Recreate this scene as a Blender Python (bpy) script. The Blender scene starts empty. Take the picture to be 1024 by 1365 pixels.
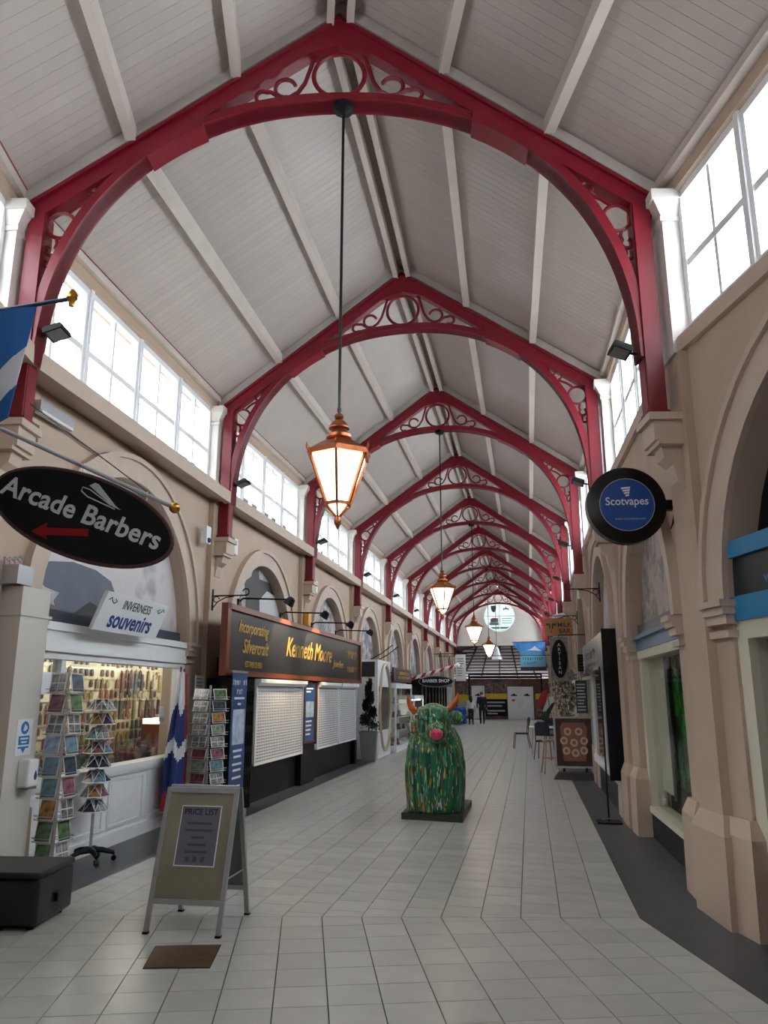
import bpy, bmesh, math, random
from mathutils import Vector, Matrix
random.seed(7)
PI = math.pi
scene = bpy.context.scene
COL = scene.collection
# ------------------------------------------------------------------ camera
CAM_H, YAW, PITCH, FPX = 1.68, 0.182, 0.2319, 1025.0
cam_data = bpy.data.cameras.new('camera'); cam_data.sensor_fit = 'HORIZONTAL'
cam_data.sensor_width = 36.0; cam_data.lens = FPX / 1024 * 36.0
cam_data.clip_start = 0.05; cam_data.clip_end = 300
cam = bpy.data.objects.new('camera', cam_data); COL.objects.link(cam)
cam.location = (0, 0, CAM_H); cam.rotation_euler = (PI / 2 + PITCH, 0, YAW)
scene.camera = cam
# ------------------------------------------------------------------ sky, exposure
world = bpy.data.worlds.new('overcast_sky'); scene.world = world; world.use_nodes = True
bg = world.node_tree.nodes['Background']
bg.inputs[0].default_value = (0.93, 0.97, 1.0, 1); bg.inputs[1].default_value = 10.5
vs = scene.view_settings
vs.view_transform = 'Standard'; vs.look = 'None'; vs.gamma = 1.0; vs.use_curve_mapping = False
vs.exposure = 0.35
scene.cycles.max_bounces = 10; scene.cycles.diffuse_bounces = 6; scene.cycles.glossy_bounces = 4
scene.cycles.transparent_max_bounces = 16; scene.cycles.sample_clamp_indirect = 6.0
scene.cycles.caustics_reflective = False; scene.cycles.caustics_refractive = False

# ------------------------------------------------------------------ pixel -> place helpers (photo frame 1024 x 1365)
_f = Vector((-math.sin(YAW) * math.cos(PITCH), math.cos(YAW) * math.cos(PITCH), math.sin(PITCH)))
_r = Vector((math.cos(YAW), math.sin(YAW), 0)); _u = _r.cross(_f)
CAMP = Vector((0, 0, CAM_H))
def ray(px, py): return _f + _r * ((px - 512) / FPX) - _u * ((py - 682.5) / FPX)
def on_x(px, py, X): d = ray(px, py); return CAMP + d * (X / d.x)
def on_y(px, py, Y): d = ray(px, py); return CAMP + d * (Y / d.y)
def on_z(px, py, Z=0.0): d = ray(px, py); return CAMP + d * ((Z - CAM_H) / d.z)

# ------------------------------------------------------------------ mesh helper
class MB:
    def __init__(s): s.v = []; s.f = []; s.m = None; s.mi = []; s.cur = 0
    def _p(s, p):
        p = Vector(p)
        if s.m is not None: p = s.m @ p
        s.v.append(p); return len(s.v) - 1
    def face(s, *pts): s.f.append([s._p(p) for p in pts]); s.mi.append(s.cur)
    def _add(s, pts, faces):
        b = [s._p(p) for p in pts]
        for f in faces: s.f.append([b[i] for i in f]); s.mi.append(s.cur)
    def box(s, x0, x1, y0, y1, z0, z1):
        s._add([(x0,y0,z0),(x1,y0,z0),(x1,y1,z0),(x0,y1,z0),(x0,y0,z1),(x1,y0,z1),(x1,y1,z1),(x0,y1,z1)],
               [(3,2,1,0),(4,5,6,7),(0,1,5,4),(1,2,6,5),(2,3,7,6),(3,0,4,7)]); return s
    def hexa(s, p):   # 8 corners, bottom 4 then top 4
        s._add(p, [(3,2,1,0),(4,5,6,7),(0,1,5,4),(1,2,6,5),(2,3,7,6),(3,0,4,7)]); return s
    def frustum(s, x0,x1,y0,y1,z0, X0,X1,Y0,Y1,z1):
        return s.hexa([(x0,y0,z0),(x1,y0,z0),(x1,y1,z0),(x0,y1,z0),(X0,Y0,z1),(X1,Y0,z1),(X1,Y1,z1),(X0,Y1,z1)])
    def prism(s, pts, vec):
        n = len(pts); vec = Vector(vec)
        a = [Vector(p) for p in pts]; b = [p + vec for p in a]
        s._add(a + b, [list(range(n))[::-1], list(range(n, 2*n))] + [(i, (i+1) % n, n + (i+1) % n, n + i) for i in range(n)]); return s
    def beam(s, a, b, w, h, up=(0,0,1)):
        a = Vector(a); b = Vector(b); d = (b - a).normalized(); up = Vector(up)
        x = d.cross(up)
        if x.length < 1e-4: x = d.cross(Vector((0,1,0)))
        x.normalize(); y = x.cross(d).normalized()
        q = [x * (-w/2) + y * (-h/2), x * (w/2) + y * (-h/2), x * (w/2) + y * (h/2), x * (-w/2) + y * (h/2)]
        return s.hexa([a + k for k in q] + [b + k for k in q])
    def tube(s, pts, r, n=6, closed=False, cap=True):
        pts = [Vector(p) for p in pts]; N = len(pts)
        rr = r if isinstance(r, (list, tuple)) else [r] * N
        prev = None; rings = []
        for i, p in enumerate(pts):
            a = pts[i-1] if (i > 0 or closed) else p
            b = pts[(i+1) % N] if (i < N-1 or closed) else p
            d = (b - a)
            d = d.normalized() if d.length > 1e-9 else Vector((0,0,1))
            if prev is None:
                x = d.cross(Vector((0,0,1)))
                if x.length < 1e-3: x = d.cross(Vector((0,1,0)))
            else: x = prev - d * prev.dot(d)
            x.normalize(); prev = x; y = d.cross(x)
            rings.append([s._p(p + x * (rr[i] * math.cos(2*PI*k/n)) + y * (rr[i] * math.sin(2*PI*k/n))) for k in range(n)])
        for i in range(N if closed else N-1):
            A = rings[i]; B = rings[(i+1) % N]
            for k in range(n): s.f.append([A[k], A[(k+1) % n], B[(k+1) % n], B[k]]); s.mi.append(s.cur)
        if cap and not closed:
            s.f.append(rings[0][::-1]); s.f.append(rings[-1]); s.mi += [s.cur, s.cur]
        return s
    def lathe(s, prof, n=16, c=(0,0,0), sx=1, sy=1, rot=0.0):
        rings = []
        for r, z in prof:
            rings.append([s._p((c[0] + sx*r*math.cos(2*PI*k/n + rot), c[1] + sy*r*math.sin(2*PI*k/n + rot), c[2] + z)) for k in range(n)])
        for A, B in zip(rings, rings[1:]):
            for k in range(n): s.f.append([A[k], A[(k+1) % n], B[(k+1) % n], B[k]]); s.mi.append(s.cur)
        s.f.append(rings[0][::-1]); s.f.append(rings[-1]); s.mi += [s.cur, s.cur]
        return s
    def ball(s, c, r, n=10, sz=1.0):
        k = max(4, n // 2 + 1)
        return s.lathe([(max(1e-4, r*math.sin(PI*i/k)), -r*sz*math.cos(PI*i/k)) for i in range(k+1)], n, c)
    def mesh(s, name, mats, smooth=False):
        me = bpy.data.meshes.new(name)
        me.from_pydata([tuple(p) for p in s.v], [], s.f)
        if not isinstance(mats, (list, tuple)): mats = [mats]
        for m in mats: me.materials.append(m)
        if len(mats) > 1: me.polygons.foreach_set('material_index', s.mi)
        bm = bmesh.new(); bm.from_mesh(me); bmesh.ops.recalc_face_normals(bm, faces=bm.faces); bm.to_mesh(me); bm.free()
        if smooth:
            me.polygons.foreach_set('use_smooth', [True] * len(me.polygons))
            me.set_sharp_from_angle(angle=math.radians(35))
        me.update(); return me
    def build(s, name, mats, parent=None, smooth=False): return link(name, s.mesh(name, mats, smooth), parent)
def link(name, me, parent=None):
    o = bpy.data.objects.new(name, me); COL.objects.link(o)
    if parent is not None: o.parent = parent
    return o
def tag(o, label=None, cat=None, group=None, kind=None):
    if label: o['label'] = label
    if cat: o['category'] = cat
    if group: o['group'] = group
    if kind: o['kind'] = kind
    return o
def thing(name, label, cat, loc=(0,0,0), rz=0.0, group=None):
    o = bpy.data.objects.new(name, None); COL.objects.link(o); o.empty_display_size = 0.1
    o.location = loc; o.rotation_euler = (0, 0, rz)
    return tag(o, label, cat, group)
def dup(root, loc=None, rz=None, label=None, group=None, parent=None):
    def cp(o, par):
        c = o.copy(); COL.objects.link(c); c.parent = par
        for ch in [x for x in KIDS.get(o, o.children)]: cp(ch, c)
        return c
    r = cp(root, parent)
    if loc is not None: r.location = loc
    if rz is not None: r.rotation_euler = (0, 0, rz)
    tag(r, label, None, group); return r
KIDS = {}
def bevel(o, w, seg=2):
    m = o.modifiers.new('bevel', 'BEVEL'); m.width = w; m.segments = seg; m.limit_method = 'ANGLE'; return o
def text_mesh(name, body, size, mat, parent=None, M=None, extrude=0.004, align='CENTER', shear=0.0, bold=0.0, sx=1.0, space=1.0):
    cu = bpy.data.curves.new(name, 'FONT'); cu.body = body; cu.size = size; cu.extrude = extrude; cu.align_x = align
    cu.align_y = 'CENTER'; cu.shear = shear; cu.offset = bold; cu.space_character = space; cu.resolution_u = 3
    t = bpy.data.objects.new(name, cu); COL.objects.link(t)
    dg = bpy.context.evaluated_depsgraph_get()
    me = bpy.data.meshes.new_from_object(t.evaluated_get(dg)); me.name = name
    bpy.data.objects.remove(t); bpy.data.curves.remove(cu)
    me.materials.clear(); me.materials.append(mat)
    me.transform(Matrix.Diagonal((sx, 1, 1, 1)))
    if M is not None: me.transform(M)
    return link(name, me, parent)
def frame_m(o, x, y):   # matrix: text x axis -> x, text y axis -> y, origin o
    x = Vector(x).normalized(); y = Vector(y).normalized(); z = x.cross(y).normalized(); y = z.cross(x)
    return Matrix(((x.x, y.x, z.x, o[0]), (x.y, y.y, z.y, o[1]), (x.z, y.z, z.z, o[2]), (0, 0, 0, 1)))

# ------------------------------------------------------------------ materials
def marks(mb, x0, x1, z, h, y, step=None, seed=1):   # a row of small print marks, too small to read
    rr = random.Random(seed); x = x0; step = step or h*0.7
    while x < x1:
        w = step*rr.uniform(0.45, 0.8)
        if rr.random() > 0.14: mb.box(x, x + w*0.35, y-0.002, y, z, z + h*rr.uniform(0.7, 1.0)); mb.box(x, x + w, y-0.002, y, z + h*rr.choice((0, 0.4, 0.6)), z + h*0.75)
        x += step
def srgb(r, g, b):
    f = lambda c: (c/255/12.92) if c/255 <= 0.04045 else ((c/255 + 0.055)/1.055) ** 2.4
    return (f(r), f(g), f(b))
def mat(name, col, rough=0.6, metal=0.0, var=0.0, scale=6.0, bump=0.0, bscale=40.0, emit=None, es=0.0, rnd=0.0, spec=None, col2=None, stretch=None):
    m = bpy.data.materials.new(name); m.use_nodes = True; nt = m.node_tree; P = nt.nodes['Principled BSDF']
    P.inputs['Roughness'].default_value = rough; P.inputs['Metallic'].default_value = metal
    P.inputs['Base Color'].default_value = (*col, 1)
    if spec is not None: P.inputs['Specular IOR Level'].default_value = spec
    tc = nt.nodes.new('ShaderNodeTexCoord'); src = tc.outputs['Object']
    if stretch:
        mp = nt.nodes.new('ShaderNodeMapping'); mp.inputs['Scale'].default_value = stretch
        nt.links.new(src, mp.inputs[0]); src = mp.outputs[0]
    if var > 0 or col2 is not None:
        n = nt.nodes.new('ShaderNodeTexNoise'); n.inputs['Scale'].default_value = scale; n.inputs['Detail'].default_value = 4
        nt.links.new(src, n.inputs[0])
        rp = nt.nodes.new('ShaderNodeValToRGB'); rp.color_ramp.elements[0].position = 0.35; rp.color_ramp.elements[1].position = 0.68
        c2 = col2 if col2 is not None else tuple(c * (1 - var) for c in col)
        rp.color_ramp.elements[0].color = (*c2, 1); rp.color_ramp.elements[1].color = (*col, 1)
        nt.links.new(n.outputs['Fac'], rp.inputs[0]); out = rp.outputs[0]
        nt.links.new(out, P.inputs['Base Color'])
    else: out = None
    if rnd > 0:
        oi = nt.nodes.new('ShaderNodeObjectInfo'); hs = nt.nodes.new('ShaderNodeHueSaturation')
        mr = nt.nodes.new('ShaderNodeMapRange'); mr.inputs[3].default_value = 1 - rnd; mr.inputs[4].default_value = 1 + rnd
        nt.links.new(oi.outputs['Random'], mr.inputs[0]); nt.links.new(mr.outputs[0], hs.inputs['Value'])
        if out: nt.links.new(out, hs.inputs['Color'])
        else: hs.inputs['Color'].default_value = (*col, 1)
        nt.links.new(hs.outputs[0], P.inputs['Base Color'])
    if bump > 0:
        n2 = nt.nodes.new('ShaderNodeTexNoise'); n2.inputs['Scale'].default_value = bscale; n2.inputs['Detail'].default_value = 3
        nt.links.new(src, n2.inputs[0])
        b = nt.nodes.new('ShaderNodeBump'); b.inputs['Strength'].default_value = bump; b.inputs['Distance'].default_value = 0.01
        nt.links.new(n2.outputs['Fac'], b.inputs['Height']); nt.links.new(b.outputs[0], P.inputs['Normal'])
    if emit is not None:
        P.inputs['Emission Color'].default_value = (*emit, 1); P.inputs['Emission Strength'].default_value = es
    return m
def glass_mat(name, tint=(1,1,1), gloss=0.08, rough=0.02):
    m = bpy.data.materials.new(name); m.use_nodes = True; nt = m.node_tree; nt.nodes.clear()
    o = nt.nodes.new('ShaderNodeOutputMaterial'); mx = nt.nodes.new('ShaderNodeMixShader')
    t = nt.nodes.new('ShaderNodeBsdfTransparent'); t.inputs[0].default_value = (*tint, 1)
    g = nt.nodes.new('ShaderNodeBsdfGlossy'); g.inputs[1].default_value = rough
    mx.inputs[0].default_value = gloss
    nt.links.new(t.outputs[0], mx.inputs[1]); nt.links.new(g.outputs[0], mx.inputs[2]); nt.links.new(mx.outputs[0], o.inputs[0]); return m
def translucent(name, col, tr):
    m = bpy.data.materials.new(name); m.use_nodes = True; nt = m.node_tree; nt.nodes.clear(); o = nt.nodes.new('ShaderNodeOutputMaterial'); mx = nt.nodes.new('ShaderNodeMixShader')
    a = nt.nodes.new('ShaderNodeBsdfTranslucent'); a.inputs[0].default_value = (*col, 1); b = nt.nodes.new('ShaderNodeBsdfDiffuse'); b.inputs[0].default_value = (*col, 1); mx.inputs[0].default_value = 1-tr
    nt.links.new(a.outputs[0], mx.inputs[1]); nt.links.new(b.outputs[0], mx.inputs[2]); nt.links.new(mx.outputs[0], o.inputs[0]); return m
M = {}
M['tile'] = mat('floor_tile', srgb(198,198,193), 0.26, var=0.08, scale=5, rnd=0.06, spec=0.5)
M['grout'] = mat('grout', srgb(62,58,54), 0.8)
M['strip'] = mat('dark_floor_strip', srgb(74,78,84), 0.36, var=0.2, scale=3)
M['plaster'] = mat('cream_plaster', srgb(190,168,150), 0.55, var=0.08, scale=2.0, bump=0.25, bscale=18)
M['moulding'] = mat('cream_moulding', srgb(198,180,165), 0.5, var=0.06, scale=4, bump=0.12, bscale=30)
M['recess'] = mat('arch_soffit', srgb(196,176,160), 0.6, var=0.08, scale=3)
M['white'] = mat('white_gloss_paint', srgb(238,241,245), 0.35, var=0.04, scale=5)
M['white_pil'] = mat('white_pilaster_paint', srgb(224,220,214), 0.4, var=0.06, scale=6, bump=0.1)
M['board'] = mat('ceiling_board', srgb(184,175,169), 0.33, var=0.07, scale=2.5, rnd=0.035, bump=0.08, bscale=25)
M['purlin'] = mat('purlin_paint', srgb(202,192,184), 0.45, var=0.08, scale=4)
M['red'] = mat('red_iron_paint', srgb(124,10,34), 0.4, var=0.12, scale=5)
M['redline'] = mat('red_trim_paint', srgb(140,40,50), 0.5)
M['glass'] = glass_mat('window_glass', (0.97,0.99,1.0), 0.06)
M['shopglass'] = glass_mat('shop_glass', (0.96,0.98,0.97), 0.10)
M['black'] = mat('black_paint', srgb(15,15,18), 0.5, spec=0.25)
M['blackmetal'] = mat('black_metal', srgb(16,16,18), 0.35, metal=0.3)
M['darkgrey'] = mat('dark_grey', srgb(46,48,52), 0.5)
M['grey'] = mat('mid_grey', srgb(120,122,124), 0.5)
M['steel'] = mat('brushed_steel', srgb(190,190,188), 0.3, metal=0.9)
M['brass'] = mat('brass', srgb(190,140,60), 0.28, metal=0.9)
M['copper'] = mat('copper', srgb(188,112,74), 0.3, metal=0.85, var=0.25, scale=14)
M['gold'] = mat('gold_leaf', srgb(214,176,92), 0.35, metal=0.35, emit=srgb(214,176,92), es=0.0)
M['lampglass'] = mat('lit_lantern_glass', (1,0.9,0.7), 0.4, emit=(1.0,0.86,0.62), es=4.0)
# ------------------------------------------------------------------ plan of the hall
NEAR = 0.28                                   # the near stretch of the hall turns by this angle
ND = Vector((-math.sin(NEAR), math.cos(NEAR), 0)); NR = Vector((math.cos(NEAR), math.sin(NEAR), 0))
BAY = 4.917
TR = {1: (-1.62, 6.317, 0.158)}
for k in range(2, 11): TR[k] = (-1.76, 6.317 + BAY*(k-1), 0.0)
for k in (0, -1):
    TR[k] = (TR[k+1][0] - ND.x*4.9, TR[k+1][1] - ND.y*4.9, NEAR)
def tp(k, s, z=0.0):
    cx, cy, a = TR[k]; return Vector((cx + s*math.cos(a), cy + s*math.sin(a), z))
HW = 3.05                                     # half width to wall faces
ZI = 2.38                                     # impost height of the arches
Z_LOW, Z_EAVE, Z_RIDGE = 4.62, 6.35, 8.52
BAYS = list(range(-1, 10))                    # bay k runs from truss k to truss k+1

def wp(k, sg): return tp(k, sg*(HW + (0.02 if sg > 0 and k <= 1 else 0.0)))
class Bay:                                    # local frame: u along the wall, v into the hall
    def __init__(s, side, k):
        s.side = side; s.k = k; sg = -1 if side == 'left' else 1
        s.a = wp(k, sg); s.b = wp(k+1, sg); d = s.b - s.a; s.L = d.length; s.u = d / s.L
        s.n = Vector((s.u.y, -s.u.x, 0)) if side == 'left' else Vector((-s.u.y, s.u.x, 0))
        s.rz = math.atan2(s.u.y, s.u.x); s.r = s.L/2 - 0.84
        if side == 'right' and k == 0: s.r = s.L/2 - 0.50
        s.mx = Matrix(((s.u.x, s.n.x, 0, s.a.x), (s.u.y, s.n.y, 0, s.a.y), (0, 0, 1, 0), (0, 0, 0, 1)))
    def p(s, u, v, z): return s.a + s.u*u + s.n*v + Vector((0, 0, z))
BL = {k: Bay('left', k) for k in BAYS}; BR = {k: Bay('right', k) for k in BAYS}

# ------------------------------------------------------------------ floor
SEAM_P = Vector((0.467, 6.67)); SEAM_A = 0.1666
sd = Vector((math.cos(SEAM_A), math.sin(SEAM_A)))
sn = Vector((-sd.y, sd.x))                     # towards the far hall
TW = 0.3026
fb = MB(); fb.box(-9, 6, -8, 66, -0.2, -0.013)
floor = fb.build('floor', M['grout']); tag(floor, kind='structure')
def clip(poly, p, n):
    out = []
    for i in range(len(poly)):
        a = poly[i]; b = poly[(i+1) % len(poly)]; da = (a-p).dot(n); db = (b-p).dot(n)
        if da >= 0: out.append(a)
        if da*db < 0: out.append(a + (b-a)*(da/(da-db)))
    return out
tiles = []
J = 0.0035
X_R, X_L = 0.765, -3.98
# far stretch: columns along y, joints of neighbouring columns staggered
i0 = -15
for i in range(i0, 2):
    xa = SEAM_P.x + TW*(i-1); xb = xa + TW
    xb = min(xb, X_R); xa = max(xa, X_L)
    if xb - xa < 0.03: continue
    off = (0.0, 0.10, 0.20)[i % 3]
    for j in range(150):
        y0 = 5.6 + off + 0.302*j; y1 = y0 + 0.302
        if y0 > 50.6: break
        poly = [Vector((xa+J, y0+J*0.7)), Vector((xb-J, y0+J*0.7)), Vector((xb-J, y1-J*0.7)), Vector((xa+J, y1-J*0.7))]
        c = clip(poly, SEAM_P + sn*J, sn)
        if len(c) > 2: tiles.append(c)
nr2 = Vector((NR.x, NR.y)); nd2 = Vector((ND.x, ND.y)); NT = TW / math.cos(SEAM_A) * math.cos(NEAR - SEAM_A)
aR = (Vector((X_R, SEAM_P.y + 0.05)) - SEAM_P).dot(nr2); aL = (Vector((X_L, 5.95)) - SEAM_P).dot(nr2)
for i in range(-17, 3):
    a0 = NT*(i-1); a1 = a0 + NT; a0 = max(a0, aL); a1 = min(a1, aR)
    if a1 - a0 < 0.03: continue
    for j in range(-34, 5):
        b0 = 0.302*j; b1 = b0 + 0.302
        poly = [SEAM_P + nr2*x + nd2*y for x, y in ((a0+J, b0+J*0.7), (a1-J, b0+J*0.7), (a1-J, b1-J*0.7), (a0+J, b1-J*0.7))]
        c = clip(poly, SEAM_P - sn*J, -sn)
        if len(c) > 2: tiles.append(c)
def tile_size(c):
    p = sum(c, Vector((0, 0))) / len(c); d = Vector((p.x, p.y, -CAM_H)); w = d.dot(_f)
    if w < 0.5: return 0
    x = 512 + FPX*d.dot(_r)/w; y = 682.5 - FPX*d.dot(_u)/w
    if x < -20 or x > 1044 or y > 1385: return 0
    return 1/(w*w*w)
tiles.sort(key=tile_size, reverse=True)
cache = {}
for c in tiles[:300]:
    o0 = c[0]; key = tuple((round(p.x-o0.x, 3), round(p.y-o0.y, 3)) for p in c)
    if key not in cache:
        mb = MB(); mb.prism([(p.x-o0.x, p.y-o0.y, -0.013) for p in c], (0, 0, 0.013)); cache[key] = mb.mesh('tile', M['tile'])
    o = link('tile', cache[key], floor); o.location = (o0.x, o0.y, random.uniform(-0.0004, 0.0004))
mb = MB()
for c in tiles[300:]: mb.prism([(p.x, p.y, -0.013) for p in c], (0, 0, 0.013))
tag(mb.build('far_tiles', M['tile'], floor), kind='stuff')
# dark strips along both shop fronts
for (side, Bs, edge) in (('left', BL, X_L), ('right', BR, X_R)):
    mb = MB()
    sg = -1 if side == 'left' else 1
    mb.prism([(edge, SEAM_P.y + (edge-SEAM_P.x)*math.tan(SEAM_A), -0.013), (edge, 50.6, -0.013), (edge + sg*1.2, 50.6, -0.013), (edge + sg*1.2, SEAM_P.y + (edge+sg*1.2-SEAM_P.x)*math.tan(SEAM_A), -0.013)], (0, 0, 0.012))
    a = aR if sg > 0 else aL
    s0 = SEAM_P + sd*((edge-SEAM_P.x)/sd.x); s1 = SEAM_P + sd*((edge + sg*1.2-SEAM_P.x)/sd.x)
    e0 = s0 - nd2*9.5; e1 = e0 + nr2*(sg*1.6)
    mb.prism([(s0.x, s0.y, -0.013), (s1.x, s1.y, -0.013), (e1.x, e1.y, -0.013), (e0.x, e0.y, -0.013)], (0, 0, 0.012))
    mb.build('dark_border', M['strip'], floor)
mb = MB(); mb.box(-9, 6, 50.6, 64, -0.013, -0.002); mb.build('food_hall_floor', mat('food_hall_vinyl', srgb(150,152,160), 0.3), floor)

# ------------------------------------------------------------------ walls with arches, pilasters, corbels
def arch_pts(c, r, n=20): return [(c - r*math.cos(PI*i/n), ZI + r*math.sin(PI*i/n)) for i in range(n+1)]
walls = {}
for side, Bs in (('left', BL), ('right', BR)):
    for far in (0, 1):
      mb = MB()
      for k in BAYS:
        if (k >= 1) != bool(far): continue
        B = Bs[k]; mb.m = B.mx; c = B.L/2; T = -0.32
        AR = B.r; mb.box(0, c-AR, T, 0, 0, Z_LOW); mb.box(c+AR, B.L, T, 0, 0, Z_LOW)
        ap = arch_pts(c, AR)
        for (x0, z0), (x1, z1) in zip(ap, ap[1:]):
            mb.hexa([(x0, T, z0), (x1, T, z1), (x1, 0, z1), (x0, 0, z0), (x0, T, Z_LOW), (x1, T, Z_LOW), (x1, 0, Z_LOW), (x0, 0, Z_LOW)])
        # clerestory: lintel and posts at the ends
        mb.box(0, B.L, -0.30, -0.02, 6.18, Z_EAVE + 0.12); mb.box(0, 0.14, -0.30, -0.06, Z_LOW, 6.2); mb.box(B.L-0.14, B.L, -0.30, -0.06, Z_LOW, 6.2)
        mb.box(0, B.L, -0.32, -0.06, Z_LOW, 4.80)
      mb.m = None
      w = mb.build('wall_' + side + ('' if far else '_near'), M['plaster']); tag(w, kind='structure'); walls[side, far] = w
    for k in BAYS:
        B = Bs[k]; c = B.L/2; AR = B.r; pj = 1.0 if side == 'left' else 0.55; w = walls[side, int(k >= 1)]
        if k < 0: continue
        # archivolt: raised ring with a thin outer bead, carried by moulded imposts
        mb = MB(); mb.m = B.mx
        for r0, r1, v0, v1 in ((AR-0.0, AR+0.24, 0.0, 0.05), (AR+0.24, AR+0.30, 0.0, 0.085)):
            A = arch_pts(c, r0, 24); C2 = arch_pts(c, r1, 24)
            for i in range(24):
                (x0, z0), (x1, z1), (X0, Z0), (X1, Z1) = A[i], A[i+1], C2[i], C2[i+1]
                mb.hexa([(x0, v0, z0), (x1, v0, z1), (X1, v0, Z1), (X0, v0, Z0), (x0, v1, z0), (x1, v1, z1), (X1, v1, Z1), (X0, v1, Z0)])
        mb.build('arch_moulding', M['moulding'], w)
        for sgn in (-1, 1):
            e = c + sgn*AR
            mb = MB(); mb.m = B.mx
            for (z0, z1, pr) in ((2.10, 2.15, 0.05), (2.20, 2.27, 0.07), (2.27, 2.33, 0.10), (2.33, 2.38, 0.13)):
                x0, x1 = (e - pr*0.6, e + 0.26) if sgn > 0 else (e - 0.26, e + pr*0.6)
                mb.box(x0, x1, -0.30, pr, z0, z1)
            mb.build('impost', M['moulding'], w)
            mb = MB(); mb.m = B.mx
            x0, x1 = (e - 0.05, e + 0.34) if sgn > 0 else (e - 0.34, e + 0.05)
            mb.frustum(x0-0.05, x1+0.02, -0.30, 0.17*pj, 0.0, x0-0.05, x1+0.02, -0.30, 0.15*pj, 0.66)
            mb.frustum(x0-0.05, x1+0.02, -0.30, 0.15*pj, 0.66, x0+0.04, x1-0.02, -0.30, 0.03, 0.78)
            mb.build('pier_plinth', M['plaster'], w)
    # pilaster strips, plinths, corbels, clerestory pilasters at every truss
    for k in range(0, 11):
        sg = -1 if side == 'left' else 1
        a = wp(k, sg); pj = 1.0 if sg < 0 else 0.5; cx, cy, rot = TR[k]; w = walls[side, int(k >= 1)]
        u = Vector((-math.sin(rot), math.cos(rot), 0)); n = Vector((-sg*math.cos(rot), -sg*math.sin(rot), 0))
        mx = Matrix(((u.x, n.x, 0, a.x), (u.y, n.y, 0, a.y), (0, 0, 1, 0), (0, 0, 0, 1)))
        mb = MB(); mb.m = mx; mb.box(-0.24, 0.24, -0.1, 0.09*pj, 0, Z_LOW-0.03)
        mb.build('pilaster_strip', M['plaster'], w)
        mb = MB(); mb.m = mx; mb.frustum(-0.34, 0.34, -0.1, 0.2*pj, 0, -0.34, 0.34, -0.1, 0.18*pj, 0.64); mb.frustum(-0.34, 0.34, -0.1, 0.18*pj, 0.64, -0.24, 0.24, -0.1, 0.09*pj, 0.78)
        mb.build('pilaster_plinth', M['plaster'], w)
        mb = MB(); mb.m = mx
        mb.box(-0.19, 0.19, -0.05, 0.33, 3.98, 4.045); mb.box(-0.16, 0.16, -0.05, 0.29, 3.80, 3.98); mb.box(-0.18, 0.18, -0.05, 0.26, 3.76, 3.80)
        mb.prism([(-0.10, -0.05, 3.76), (-0.10, 0.22, 3.76), (-0.10, 0.20, 3.66), (-0.10, 0.13, 3.60), (-0.10, 0.10, 3.45), (-0.10, 0.03, 3.36), (-0.10, -0.05, 3.36)], (0.20, 0, 0))
        mb.build('corbel', M['moulding'], w)
        mb = MB(); mb.m = mx
        mb.box(-0.17, 0.17, -0.30, 0.06, Z_LOW-0.02, 5.96)
        mb.box(-0.19, 0.19, -0.30, 0.08, 5.90, 5.95); mb.frustum(-0.18, 0.18, -0.30, 0.07, 5.96, -0.22, 0.22, -0.30, 0.14, 6.10); mb.box(-0.24, 0.24, -0.30, 0.16, 6.10, 6.20)
        mb.build('clerestory_pilaster', M['white_pil'], w)
    # sill under the clerestory windows
    for k in BAYS:
        if k < 0: continue
        B = Bs[k]; mb = MB(); mb.m = B.mx; w = walls[side, int(k >= 1)]
        if side == 'left':
            mb.box(0, B.L, -0.05, 0.20, 4.64, 4.74); mb.box(0, B.L, 0.20, 0.30, 4.60, 4.78)
        else:
            mb.box(0.18, B.L-0.18, -0.06, 0.05, 4.60, 4.74); mb.frustum(0.18, B.L-0.18, -0.06, 0.05, 4.74, 0.18, B.L-0.18, -0.06, -0.02, 4.80)
        mb.build('sill_ledge', M['moulding'], w)

# ------------------------------------------------------------------ clerestory windows: two by two panes each
wn = 0
NW = 4
wcache = {}
def window_meshes(W, H):
    key = (round(W, 3), round(H, 3))
    if key in wcache: return wcache[key]
    mb = MB(); t = 0.075
    mb.box(0, t, -0.05, 0.05, 0, H); mb.box(W-t, W, -0.05, 0.05, 0, H); mb.box(t, W-t, -0.05, 0.05, 0, t); mb.box(t, W-t, -0.05, 0.05, H-t, H)
    mb.box(W/2-0.022, W/2+0.022, -0.03, 0.03, t, H-t); mb.box(t, W-t, -0.035, 0.035, H*0.47-0.035, H*0.47+0.035)
    mb.box(-0.03, 0.03, -0.06, 0.075, -0.02, H+0.02)
    fr = mb.mesh('window', M['white'])
    panes = []
    for x0, x1 in ((t, W/2-0.022), (W/2+0.022, W-t)):
        for z0, z1 in ((t, H*0.47-0.035), (H*0.47+0.035, H-t)):
            p = MB(); p.box(x0, x1, -0.003, 0.003, z0, z1); panes.append(p.mesh('pane', M['glass']))
    wcache[key] = (fr, panes); return wcache[key]
for side, Bs in (('left', BL), ('right', BR)):
    for k in BAYS:
        B = Bs[k]; u0 = 0.17; W = (B.L - 2*u0)/NW; H = 1.38
        fr, panes = window_meshes(W, H)
        for i in range(NW):
            wn += 1
            o = link('window_%d' % wn, fr); tag(o, kind='structure')
            o.matrix_world = B.mx @ Matrix.Translation((u0 + W*i, -0.12, 4.80))
            for pm in panes: link('pane', pm, o)

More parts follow.
